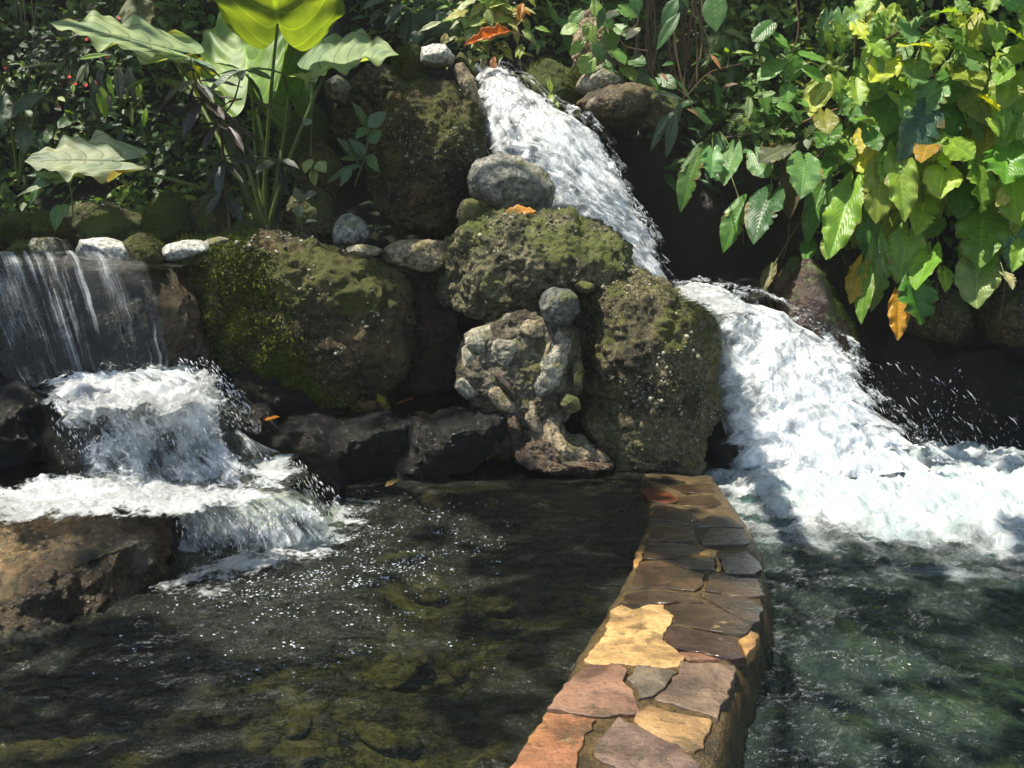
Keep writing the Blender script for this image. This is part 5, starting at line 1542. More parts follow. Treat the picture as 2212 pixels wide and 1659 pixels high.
SG = (0.10, 0.155, 0.085)
leafy('seedling', 'soft grey green young plant leaning on the tall brown boulder', 'plant', c2(260, 1190, 6.85),
      [(345, 825, 255, 640, 85, SG), (350, 815, 460, 705, 90, SG), (350, 820, 265, 850, 90, (0.09, 0.17, 0.07)), (345, 905, 430, 830, 110, (0.09, 0.17, 0.07)), (260, 1000, 170, 870, 85, SG), (330, 1000, 250, 880, 80, (0.08, 0.12, 0.065)), (345, 1020, 420, 1095, 60, (0.09, 0.16, 0.06)), (320, 1010, 170, 1000, 60, (0.08, 0.14, 0.06)), (300, 1060, 50, 1130, 70, (0.07, 0.13, 0.05)), (240, 1080, 165, 1190, 60, SG), (340, 1000, 400, 1020, 60, (0.09, 0.16, 0.06))],
      OVATE, 6.85, [[(260, 1190), (330, 1000), (350, 820)], [(300, 1080), (265, 1000)]], conv=c2, px=0.337)
leafy('seedling', 'small plant with bright pale leaves at the far left under the bleached leaf', 'plant', d1(450, 1400, 6.3),
      [(300, 1120, 170, 1310, 90, (0.10, 0.20, 0.09)), (300, 1130, 250, 1200, 70, (0.12, 0.22, 0.10)), (350, 1150, 390, 1140, 80, (0.12, 0.22, 0.10)), (400, 1130, 160, 1110, 60, (0.09, 0.16, 0.07)), (330, 1180, 80, 1230, 50, (0.14, 0.2, 0.1)), (380, 1310, 340, 1460, 80, (0.09, 0.19, 0.06)), (400, 1310, 430, 1380, 60, (0.08, 0.16, 0.05)), (420, 1080, 270, 1040, 80, (0.08, 0.17, 0.07)), (450, 1100, 530, 1110, 60, (0.08, 0.17, 0.07))],
      OVATE, 6.3, [[(470, 1400), (450, 1200), (400, 1120)], [(450, 1250), (400, 1310)]], conv=d1, px=0.337)
leafy('seedling', 'spotted pale seedling with a thin stem between the dark rocks', 'plant', d1(1930, 1510, 6.5),
      [(1940, 1290, 1890, 1210, 90, (0.17, 0.21, 0.17)), (1945, 1270, 2010, 1220, 90, (0.17, 0.21, 0.17)), (1935, 1330, 1880, 1380, 70, (0.13, 0.17, 0.12)), (1950, 1350, 2010, 1325, 35, (0.16, 0.2, 0.14)), (1925, 1430, 1895, 1380, 40, (0.15, 0.2, 0.13)), (1960, 1420, 2010, 1395, 40, (0.15, 0.2, 0.13)), (1990, 1020, 1950, 1100, 80, (0.24, 0.28, 0.10)), (2030, 1040, 2090, 1090, 90, (0.22, 0.28, 0.10)), (2010, 1080, 2000, 1180, 70, (0.2, 0.26, 0.09)), (1980, 760, 1955, 800, 60, (0.15, 0.19, 0.13))],
      OVATE, 6.5, [[(1930, 1510), (1945, 1300), (1950, 1250)], [(1990, 1000), (2000, 700), (1990, 480)], [(2000, 1180), (2010, 1000)]], conv=d1, r=0.004, px=0.337)
leafy('seedling', 'tiny sprig growing beside the cone shaped stone', 'plant', c2(400, 1540, 6.7),
      [(395, 1450, 365, 1445, 18, (0.06, 0.10, 0.04)), (400, 1440, 425, 1438, 18, (0.06, 0.10, 0.04)), (400, 1500, 370, 1470, 22, (0.06, 0.10, 0.04)), (400, 1500, 420, 1520, 22, (0.06, 0.10, 0.04)), (395, 1420, 390, 1395, 18, (0.06, 0.11, 0.04))], OVATE, 6.7, [[(400, 1540), (398, 1480), (393, 1400)]], conv=c2, r=0.002, px=0.337)

# sunlit plant at the top of the falls
LY = (0.20, 0.27, 0.05)
top = []
trng = random.Random(3)
for k in range(110):
    x, y = trng.gauss(1150, 130), trng.uniform(-60, 400)
    a = trng.uniform(0, 6.28)
    l = trng.uniform(70, 170) * (1.0 if y < 250 else 0.6)
    c_ = (0.16 + trng.random() * .14, 0.24 + trng.random() * .1, 0.04 + trng.random() * .06)
    top.append((x, y, x + l * math.cos(a), y + l * 0.7 * math.sin(a) + 20, l * trng.uniform(.35, .5), c_))
for q in [(980, 100, 860, 160, 34), (815, 140, 665, 195, 42), (1040, 0, 895, 55, 60), (920, 235, 800, 270, 24), (1010, 210, 965, 290, 30)]:
    top.append((*q, (0.45, 0.5, 0.33)))
leafy('broadleaf_plant', 'brightly sunlit pale green plant beside the head of the upper fall', 'plant', c2(1160, 470, 8.5), top, OVATE, 8.5,
      [[(1160, 470), (1130, 250), (1100, 20)], [(1150, 400), (1050, 330), (1020, 400)], [(1140, 250), (1000, 200)], [(1130, 200), (980, 110), (800, 150)], [(1150, 380), (1220, 250), (1250, 150)], [(1120, 130), (1140, -60)]], conv=c2, px=0.337)
t = leafy('dead_leaf', 'big curled orange dead leaf hanging in the sunlit plant', 'leaf', c2(1100, 270, 8.35), [(1260, 200, 960, 310, 90, (0.42, 0.13, 0.03))], [leaf_mesh('dead_leaf_blade', 'ovate', M['plain'], 30, 15, 0.5, -0.1, 0.06, 0.004, 8, 0.4, 91)], 8.35, [[(1400, 270), (1320, 220), (1250, 205)]], conv=c2, px=0.337, smat='brownstem')
leafy('dead_leaf', 'drooping brown dried frond at the root of the sunlit plant', 'leaf', c2(1150, 460, 8.45), [(1160, 360, 1150, 470, 40, (0.36, 0.16, 0.06)), (1340, 20, 1310, 130, 50, (0.5, 0.22, 0.05)), (1330, 50, 1390, 110, 30, (0.5, 0.22, 0.05))], DRY, 8.45, conv=c2, px=0.337)
leafy('dead_leaf', 'dry orange leaf lying on the broad grey green boulder', 'leaf', P(1125, 465, 6.4), [(1158, 456, 1085, 474, 26, (0.62, 0.33, 0.09)), (1150, 462, 1128, 450, 20, (0.62, 0.33, 0.09))], DRY, 6.35, nh=(0, -0.4, 0.9))

# dark big leaves, top centre
leafy('broadleaf_plant', 'dark green shade plant hanging over the recess at top centre', 'plant', c2(640, -120, 8.9),
      [(630, 60, 570, 290, 120, (0.022, 0.055, 0.018)), (720, 50, 700, 290, 140, (0.022, 0.055, 0.018)), (560, 30, 440, 160, 90, (0.06, 0.10, 0.05)), (440, -10, 300, 50, 60, (0.07, 0.12, 0.06)), (570, 40, 440, 130, 60, (0.06, 0.10, 0.05)), (430, 60, 350, 130, 50, (0.035, 0.06, 0.02)), (640, 60, 625, 80, 40, (0.2, 0.28, 0.03)), (780, 60, 800, 220, 120, (0.025, 0.06, 0.02)), (860, 40, 760, 50, 30, (0.15, 0.3, 0.03)), (700, 290, 780, 230, 40, (0.07, 0.14, 0.05)), (640, 300, 560, 290, 60, (0.03, 0.07, 0.025)), (680, 200, 640, 260, 90, (0.03, 0.07, 0.025)), (800, 80, 870, 210, 90, (0.02, 0.05, 0.02)), (700, -60, 640, 40, 90, (0.03, 0.07, 0.025))],
      OVATE, 8.8, [[(640, -120), (640, 60)], [(640, -60), (440, 0)], [(660, -100), (740, 60)], [(640, 60), (560, 40)]], conv=c2, px=0.337)
leafy('vine', 'little trailing vine of heart leaves hanging on the mossy bank', 'vine', c2(1510, 540, 8.05), [(1510, 530, 1525, 590, 40, (0.18, 0.26, 0.04)), (1520, 610, 1530, 650, 36, (0.16, 0.25, 0.04)), (1550, 650, 1558, 690, 36, (0.16, 0.25, 0.04)), (1560, 700, 1570, 740, 36, (0.16, 0.25, 0.04)), (1580, 735, 1595, 755, 26, (0.16, 0.25, 0.04))], SMALLHEART, 8.0, [[(1500, 480), (1520, 600), (1560, 720), (1600, 750)]], conv=c2, r=0.002, px=0.337)


# ================================================================ RIGHT BANK: HEART LEAVED VINE
def c3(a, b, Y):
    return P(1355.5 + a * 0.3873, b * 0.3873, Y)


def c6(a, b):
    return ((a * 0.388) / 0.3873, (508 + b * 0.388) / 0.3873)


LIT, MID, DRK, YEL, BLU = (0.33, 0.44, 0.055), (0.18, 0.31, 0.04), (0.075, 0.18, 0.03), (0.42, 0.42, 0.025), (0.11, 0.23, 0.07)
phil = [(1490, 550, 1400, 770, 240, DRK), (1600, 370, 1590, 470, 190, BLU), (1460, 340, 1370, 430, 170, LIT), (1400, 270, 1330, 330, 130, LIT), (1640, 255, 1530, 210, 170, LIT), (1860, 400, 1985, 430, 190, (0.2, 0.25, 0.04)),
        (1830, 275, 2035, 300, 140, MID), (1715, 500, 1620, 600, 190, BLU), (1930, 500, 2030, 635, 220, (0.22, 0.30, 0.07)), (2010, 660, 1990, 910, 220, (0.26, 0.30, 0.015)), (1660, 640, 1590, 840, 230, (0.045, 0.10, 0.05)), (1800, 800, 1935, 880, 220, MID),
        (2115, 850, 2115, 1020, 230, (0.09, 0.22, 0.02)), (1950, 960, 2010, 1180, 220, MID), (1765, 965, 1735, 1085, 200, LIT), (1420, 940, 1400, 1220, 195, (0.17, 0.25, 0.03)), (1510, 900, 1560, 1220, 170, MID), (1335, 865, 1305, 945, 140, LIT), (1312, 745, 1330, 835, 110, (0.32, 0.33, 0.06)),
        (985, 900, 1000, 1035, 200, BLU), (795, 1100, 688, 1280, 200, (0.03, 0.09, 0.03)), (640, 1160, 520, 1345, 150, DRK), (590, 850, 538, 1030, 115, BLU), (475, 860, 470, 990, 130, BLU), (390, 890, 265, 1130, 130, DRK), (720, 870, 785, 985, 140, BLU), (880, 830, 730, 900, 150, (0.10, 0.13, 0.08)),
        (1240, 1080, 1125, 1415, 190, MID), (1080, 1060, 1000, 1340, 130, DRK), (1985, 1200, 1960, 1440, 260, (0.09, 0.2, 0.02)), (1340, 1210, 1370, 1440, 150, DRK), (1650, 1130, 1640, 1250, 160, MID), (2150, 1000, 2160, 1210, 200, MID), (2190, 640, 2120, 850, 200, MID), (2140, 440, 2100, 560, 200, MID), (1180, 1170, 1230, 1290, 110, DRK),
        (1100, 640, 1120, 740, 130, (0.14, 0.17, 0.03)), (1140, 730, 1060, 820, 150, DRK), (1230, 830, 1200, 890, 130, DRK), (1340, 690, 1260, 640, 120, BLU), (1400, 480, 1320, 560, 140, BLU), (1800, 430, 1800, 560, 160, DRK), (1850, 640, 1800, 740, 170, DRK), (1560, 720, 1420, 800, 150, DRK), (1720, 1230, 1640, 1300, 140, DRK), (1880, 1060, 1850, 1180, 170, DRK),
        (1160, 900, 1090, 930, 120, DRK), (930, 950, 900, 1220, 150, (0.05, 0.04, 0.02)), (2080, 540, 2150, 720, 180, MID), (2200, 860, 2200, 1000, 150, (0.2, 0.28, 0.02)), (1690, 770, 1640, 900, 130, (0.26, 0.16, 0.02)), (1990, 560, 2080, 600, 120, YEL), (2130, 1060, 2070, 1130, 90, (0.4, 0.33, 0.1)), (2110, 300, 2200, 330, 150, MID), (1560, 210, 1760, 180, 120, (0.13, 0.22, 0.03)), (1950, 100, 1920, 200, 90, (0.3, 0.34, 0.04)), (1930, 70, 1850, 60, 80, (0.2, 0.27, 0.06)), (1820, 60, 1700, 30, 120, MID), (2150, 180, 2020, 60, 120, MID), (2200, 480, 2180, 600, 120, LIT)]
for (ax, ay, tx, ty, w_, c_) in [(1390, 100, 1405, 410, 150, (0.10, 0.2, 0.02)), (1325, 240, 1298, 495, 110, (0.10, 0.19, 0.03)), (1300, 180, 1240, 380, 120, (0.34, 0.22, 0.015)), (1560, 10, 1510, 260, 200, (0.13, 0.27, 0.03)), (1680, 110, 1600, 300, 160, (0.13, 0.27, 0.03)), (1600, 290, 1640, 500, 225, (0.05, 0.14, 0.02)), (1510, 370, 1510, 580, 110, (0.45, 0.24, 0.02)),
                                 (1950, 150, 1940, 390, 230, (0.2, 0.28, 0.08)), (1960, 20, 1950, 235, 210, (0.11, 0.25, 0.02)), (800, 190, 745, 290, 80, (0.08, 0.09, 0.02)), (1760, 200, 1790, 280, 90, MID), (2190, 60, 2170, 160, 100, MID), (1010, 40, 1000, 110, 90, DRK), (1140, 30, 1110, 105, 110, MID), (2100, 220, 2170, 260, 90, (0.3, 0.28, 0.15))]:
    a_, t_ = c6(ax, ay), c6(tx, ty)
    phil.append((a_[0], a_[1], t_[0], t_[1], w_, c_))
vine = thing('heart_leaved_vine', 'mass of big ribbed heart shaped leaves hanging over the right bank', 'plant', c3(1700, 500, 7.4))
vrng = random.Random(11)
anch = [c3(1500, 300, 7.9), c3(1800, 350, 7.8), c3(2100, 400, 7.6), c3(1200, 600, 7.9), c3(800, 760, 7.9), c3(500, 780, 8.0), c3(1500, 800, 7.5), c3(1900, 800, 7.5), c3(2150, 850, 7.4), c3(1300, 1000, 7.6), c3(1650, 1100, 7.4), c3(2000, 1150, 7.3)]
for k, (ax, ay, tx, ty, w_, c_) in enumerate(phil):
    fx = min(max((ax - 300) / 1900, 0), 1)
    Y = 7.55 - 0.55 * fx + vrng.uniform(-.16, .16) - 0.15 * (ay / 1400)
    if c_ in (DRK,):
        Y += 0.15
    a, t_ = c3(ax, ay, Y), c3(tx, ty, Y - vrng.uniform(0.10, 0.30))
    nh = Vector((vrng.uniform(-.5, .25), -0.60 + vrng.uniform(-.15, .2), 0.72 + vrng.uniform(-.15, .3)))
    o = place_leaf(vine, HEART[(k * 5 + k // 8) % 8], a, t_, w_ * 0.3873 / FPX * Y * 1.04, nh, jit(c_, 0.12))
    if c_[0] > 0.33 and c_[1] < 0.3:
        o['label'] = 'yellowed dying leaf'
    an = min(anch, key=lambda q: (q - a).length)
    mid = (a * 0.5 + an * 0.5) + Vector((vrng.uniform(-.05, .05), 0.05, 0.12))
    stem(vine, [an, mid, a], 0.007, 0.005, 'stem', 'petiole', 8, 5)
for i, j in [(0, 1), (1, 2), (0, 3), (3, 4), (4, 5), (1, 6), (6, 9), (1, 7), (7, 10), (2, 8), (8, 11)]:
    stem(vine, [anch[i], anch[i] * 0.5 + anch[j] * 0.5 + Vector((0.05, -.1, 0.03)), anch[j]], 0.014, 0.011, 'brownstem', 'stem', 10, 6)
# background layer of the same vine
for k in range(190):
    ax, ay = vrng.uniform(1050, 2500), vrng.uniform(60, 1350)
    if ay > 900 and ax < 1250:
        continue
    Y = 7.75 - 0.5 * min(max((ax - 300) / 1900, 0), 1) + vrng.uniform(-.05, .2)
    a = c3(ax, ay, Y)
    d = Vector((vrng.uniform(-.5, .5), -0.3, -1)).normalized()
    l = vrng.uniform(0.16, 0.32)
    place_leaf(vine, HEART[(k * 5 + k // 8) % 8], a, a + d * l, l * 0.85, (vrng.uniform(-.5, .4), -0.75, 0.6), jit(vrng.choice([DRK, MID, MID, BLU, LIT]), 0.2))

# young upper leaves of the vine, smaller and brighter
for k in range(95):
    ax, ay = vrng.uniform(800, 2400), vrng.uniform(-220, 900)
    if ay > 120 + (ax - 600) * 0.9 or (ax < 1250 and ay < 500):
        continue
    Y = 7.35 - 0.5 * min(max((ax - 300) / 1900, 0), 1) + vrng.uniform(-.15, .15)
    a = c3(ax, ay, Y)
    d = Vector((vrng.uniform(-.8, .8), -0.55, -0.7)).normalized()
    l = vrng.uniform(0.10, 0.22)
    place_leaf(vine, HEART[(k * 3) % 8], a, a + d * l, l * vrng.uniform(.75, .95), (vrng.uniform(-.5, .4), -0.5, 0.8), jit(vrng.choice([MID, MID, DRK, BLU, LIT, YEL if k % 14 == 0 else MID]), 0.2))

# serrated round leaved plant
def c1b(a, b, Y):
    return P(1287.6 + a * 0.2451, b * 0.2451, Y)


GR = (0.12, 0.27, 0.05)
leafy('serrated_leaved_plant', 'plant of toothed rounded leaves in the middle of the right bank', 'plant', c1b(1650, 700, 7.6),
      [(1640, 540, 1425, 690, 170, GR), (1740, 490, 1725, 700, 200, GR), (1790, 470, 2045, 530, 120, GR), (1830, 590, 2030, 700, 120, GR), (1560, 200, 1380, 350, 160, (0.05, 0.14, 0.03)), (1560, 290, 1700, 390, 90, GR), (1570, 370, 1705, 415, 60, GR), (1430, 370, 1540, 410, 60, (0.16, 0.25, 0.05)), (1430, 380, 1500, 470, 110, (0.05, 0.13, 0.03)), (1690, 740, 1690, 880, 140, GR), (1400, 850, 1580, 810, 70, (0.13, 0.23, 0.06)), (1350, 860, 1350, 1030, 70, (0.2, 0.28, 0.12)), (1740, 860, 1880, 930, 80, GR), (1600, 920, 1730, 960, 80, GR), (1720, 980, 1820, 1090, 110, (0.05, 0.13, 0.03)), (1370, 500, 1270, 510, 60, (0.05, 0.12, 0.03)), (1480, 450, 1560, 540, 80, (0.05, 0.13, 0.03))],
      ROUND, 7.6, [[(1650, 900), (1660, 650), (1560, 330)], [(1650, 620), (1740, 500)], [(1660, 700), (1830, 590)], [(1650, 860), (1500, 840), (1290, 870)]], conv=c1b, px=0.2451)
leafy('broadleaf_plant', 'long pointed leaves hanging down at the top of the right bank', 'plant', c1b(1000, -80, 7.7),
      [(1040, -80, 1055, 270, 210, (0.07, 0.17, 0.05)), (740, 110, 525, 400, 110, (0.04, 0.12, 0.03)), (720, -20, 580, 190, 130, (0.035, 0.11, 0.03)), (760, -60, 760, 90, 120, (0.04, 0.11, 0.03)), (330, -60, 380, 100, 120, (0.04, 0.12, 0.03)), (1180, 470, 1370, 415, 45, (0.18, 0.30, 0.02)), (1160, 480, 1140, 410, 40, (0.18, 0.3, 0.02)), (1140, 520, 1030, 445, 35, (0.14, 0.24, 0.03)), (700, 560, 600, 540, 50, (0.04, 0.12, 0.03)), (390, 240, 260, 340, 90, (0.42, 0.42, 0.33)), (180, 90, 100, 130, 90, (0.4, 0.4, 0.3)), (60, 70, 40, 220, 80, (0.05, 0.13, 0.04))],
      LANCEP, 7.7, [[(1040, -100), (1050, 0)], [(760, 0), (940, 250), (1020, 420)], [(1160, 600), (1170, 470)], [(1020, 420), (960, 600)]], conv=c1b, px=0.2451)
leafy('insect_eaten_plant', 'ragged drooping leaves eaten full of holes above the cave', 'plant', c1b(650, 820, 7.7),
      [(700, 960, 460, 1330, 110, (0.05, 0.09, 0.05)), (700, 980, 640, 1380, 100, (0.05, 0.09, 0.05)), (740, 880, 700, 1160, 70, (0.045, 0.08, 0.045)), (780, 880, 470, 790, 50, (0.08, 0.12, 0.07)), (640, 1000, 520, 1200, 70, (0.05, 0.09, 0.05)), (800, 960, 940, 1000, 40, (0.25, 0.17, 0.09)), (570, 640, 640, 720, 45, (0.45, 0.25, 0.16)), (1010, 480, 1110, 590, 40, (0.4, 0.2, 0.09)), (960, 660, 1090, 690, 50, (0.09, 0.1, 0.05)), (1100, 770, 1250, 730, 60, (0.13, 0.08, 0.05))],
      LANCEP, 7.65, [[(860, 1000), (800, 850), (640, 740)], [(800, 850), (1000, 640), (1300, 560)], [(0, 300), (250, 600), (520, 760)], [(780, 860), (780, 660), (810, 620)]], conv=c1b, px=0.2451, smat='brownstem')

leafy('creeper', 'leafy creeper trailing over the crusted pillar and the pale rocks', 'plant', P(1290, 20, 8.2),
      [(1290 + prx, pry, 1290 + prx + dx, pry + dy, 26 + (k % 4) * 7, ((0.10, 0.21, 0.05), (0.17, 0.29, 0.06), (0.06, 0.14, 0.04))[k % 3]) for k, (prx, pry, dx, dy) in enumerate([(-40, 30, -24, 26), (-20, 60, 14, 30), (10, 40, 30, 20), (25, 75, 10, 34), (-35, 95, -26, 22), (0, 100, 16, 32), (35, 110, 28, 22), (-15, 130, -22, 26), (20, 140, 14, 30), (45, 60, 30, 12), (60, 150, 26, 20), (90, 165, 14, 34), (120, 180, 22, 26), (-50, 60, -30, 8), (75, 130, 30, 4), (55, 20, 34, 10), (-5, 10, 10, 30), (140, 170, 30, 16)])],
      SMALLHEART, 8.05, [[(1290, -20), (1280, 60), (1290, 140)], [(1300, 0), (1330, 100), (1420, 190)], [(1285, 40), (1245, 90)]], r=0.004)

# ferns
def fern(label, base, tips, Y, col, w_=0.62, nh=(0, -0.5, 0.85), conv=P, m=0):
    t = thing('fern', label, 'fern', conv(*base, Y), 'ferns on the banks')
    for (tx, ty) in tips:
        a = conv(*base, Y)
        b = conv(tx, ty, Y - rng.uniform(0.05, 0.25))
        place_leaf(t, FERN[m], a, b, (b - a).length * w_ * 1.15, Vector(nh) + Vector((rng.uniform(-.3, .3), 0, 0)), jit(col), 'frond')
    return t


FG = (0.06, 0.13, 0.025)
fern('feathery fern between the toothed leaves and the heart leaves', (1800, 170), [(1745, 120), (1790, 105), (1830, 112), (1740, 180), (1840, 170), (1760, 215)], 7.5, (0.11, 0.2, 0.03))
fern('bright fern hanging above the pale heart leaves', (1850, 100), [(1790, 60), (1840, 30), (1900, 70)], 7.7, FG)
fern('olive fern over the dark hollow on the right bank', (1800, 240), [(1740, 290), (1790, 310), (1830, 290)], 7.45, (0.10, 0.14, 0.03))
fern('shade fern low beside the cave mouth', (1620, 220), [(1600, 300), (1640, 310), (1570, 280), (1660, 270)], 7.7, FG)
fern('drooping fern on the left bank under the red flowers', (170, 150), [(30, 130), (60, 155), (90, 175), (130, 215), (180, 170)], 7.5, (0.06, 0.10, 0.02))
fern('dim fern above the far left leaves', (110, 215), [(125, 228), (60, 210), (150, 200)], 7.5, (0.045, 0.075, 0.02))
fern('dark fern by the brown stalks at the top of the right bank', (1560, 60), [(1500, 100), (1530, 130), (1590, 120), (1620, 80)], 8.0, FG)
fern('small fern at the upper right edge', (1950, 40), [(1890, 30), (1920, 90), (1980, 80)], 7.6, FG)

# red flowered bush, left bank
bush = thing('flowering_bush', 'small leaved bush dotted with red flowers on the dim left bank', 'bush', P(130, 150, 8.2))
frng = random.Random(8)
for k in range(150):
    x, y = frng.gauss(140, 60), frng.gauss(110, 55)
    a = P(x, y, 8.1 + frng.uniform(-.15, .2))
    d = Vector((frng.uniform(-1, 1), frng.uniform(-.9, -.1), frng.uniform(-.7, .4))).normalized()
    place_leaf(bush, OVATE[k % 3], a, a + d * frng.uniform(.07, .13), 0.055, (frng.uniform(-.5, .5), -0.6, 0.7), jit((0.035, 0.07, 0.035)))
for k in range(9):
    a0 = P(130, 190, 8.4)
    stem(bush, [a0, P(frng.gauss(140, 50), frng.uniform(80, 160), 8.2), P(frng.gauss(140, 70), frng.uniform(40, 120), 8.1)], 0.006, 0.003, 'brownstem', 'stem', 8, 5)
fl_v, fl_f = [], []
for k in range(5):
    a0 = k / 5 * 6.283
    fl_v += [(0, 0, 0), (math.cos(a0 - .5) * .7, math.sin(a0 - .5) * .7, .12), (math.cos(a0) * 1, math.sin(a0) * 1, .05), (math.cos(a0 + .5) * .7, math.sin(a0 + .5) * .7, .12)]
    fl_f += [(4 * k, 4 * k + 1, 4 * k + 2), (4 * k, 4 * k + 2, 4 * k + 3)]
fme = mesh_np('flower', np.array(fl_v), np.array(fl_f), mat=M['red'])
for (x, y) in [(187, 85), (199, 86), (232, 124), (12, 147), (150, 166), (163, 181), (186, 184), (204, 177), (211, 179), (128, 232), (257, 39), (432, 486), (452, 517)]:
    o = link('flower', fme, bush)
    c = P(x, y, 7.85 if y < 300 else 6.9)
    sc = 0.019
    o.matrix_basis = Matrix.Translation(c - bush.location) @ Vector((0.1, -0.9, 0.4)).to_track_quat('Z', 'Y').to_matrix().to_4x4() @ Matrix.Scale(sc, 4)

# hanging roots, brown stalks
def stalks(name, label, cat, items, mat, base, group=None):
    t = thing(name, label, cat, base, group)
    for pts, Y, r0, r1 in items:
        stem(t, [P(a, b, Y) for a, b in pts], r0, r1, mat, 'stalk', 14, 6)
    return t


srng = random.Random(2)
it = []
for k in range(26):
    x = srng.uniform(1375, 1520)
    it.append(([(x + srng.uniform(-25, 25), 190), (x + srng.uniform(-8, 8), 90), (x + srng.uniform(-30, 30), -60)], 8.2 + srng.uniform(-.1, .3), 0.012, 0.008))
stalks('cane_clump', 'clump of brown upright stalks at the top of the right bank', 'plant', it, 'brownstem', P(1440, 190, 8.3))
it = [([(1372, -10), (1378, 50), (1340, 75), (1352, 100), (1400, 110)], 7.9, 0.008, 0.005), ([(1720, 0), (1725, 60), (1715, 110)], 7.9, 0.009, 0.006), ([(1870, 120), (1930, 75), (2010, 35)], 7.5, 0.01, 0.006), ([(1890, 110), (1960, 60), (2000, 65)], 7.5, 0.007, 0.005), ([(1870, 0), (1850, 60), (1845, 120)], 7.8, 0.006, 0.004), ([(1745, 350), (1775, 330), (1790, 290), (1778, 260)], 7.3, 0.007, 0.005), ([(1705, 480), (1700, 530), (1690, 560)], 7.4, 0.005, 0.003), ([(2175, 560), (2170, 620), (2160, 690)], 7.0, 0.006, 0.004), ([(1605, 470), (1606, 530)], 7.5, 0.004, 0.002), ([(2025, 610), (2020, 660), (2005, 710)], 7.0, 0.005, 0.002)]
stalks('hanging_roots', 'thin brown roots and twigs dangling among the right bank leaves', 'roots', it, 'brownstem', P(1700, 100, 7.8))
it = [([(30 + 14 * k + srng.uniform(-8, 8), -20), (30 + 14 * k + srng.uniform(-14, 14), 60), (30 + 14 * k + srng.uniform(-20, 20), 120)], 8.4, 0.009, 0.004) for k in range(7)]
stalks('hanging_roots', 'bare roots hanging in the dark corner at the upper left', 'roots', it, 'darkstem', P(60, 0, 8.4))

# floating leaves
def floater(label, pts, z, w_, col):
    a, b = Pz(*pts[0], z), Pz(*pts[1], z)
    t = thing('floating_leaf', label, 'leaf', a, 'fallen leaves on the water')
    place_leaf(t, DRY[0], a + Vector((0, 0, 0.012)), b + Vector((0, 0, 0.03)), w_, (0.1, -0.5, 1), col)


floater('bright yellow green leaf floating on the shelf pool', ((800, 868), (833, 884)), 0.45, 0.045, (0.42, 0.5, 0.05))
floater('small yellow leaf at the left of the shelf pool', ((742, 882), (762, 877)), 0.45, 0.03, (0.5, 0.3, 0.05))
floater('brown leaf floating nearest the stone cluster', ((857, 876), (896, 872)), 0.45, 0.035, (0.36, 0.14, 0.06))
floater('brown leaf under the spray at the end of the shelf pool', ((552, 918), (606, 914)), 0.45, 0.06, (0.30, 0.14, 0.05))
floater('tan leaf stuck at the far edge of the green pool', ((832, 1055), (868, 1048)), 0.05, 0.07, (0.36, 0.25, 0.08))


# ================================================================ RANDOM BANK PLANTS
def bank_pt(px, py, off=0.0):
    Y = 8.0
    for _ in range(6):
        p = P(px, py, Y)
        Y = float(bank_depth(np.array([p.x]), np.array([p.z]))[0]) - off
    return P(px, py, Y)


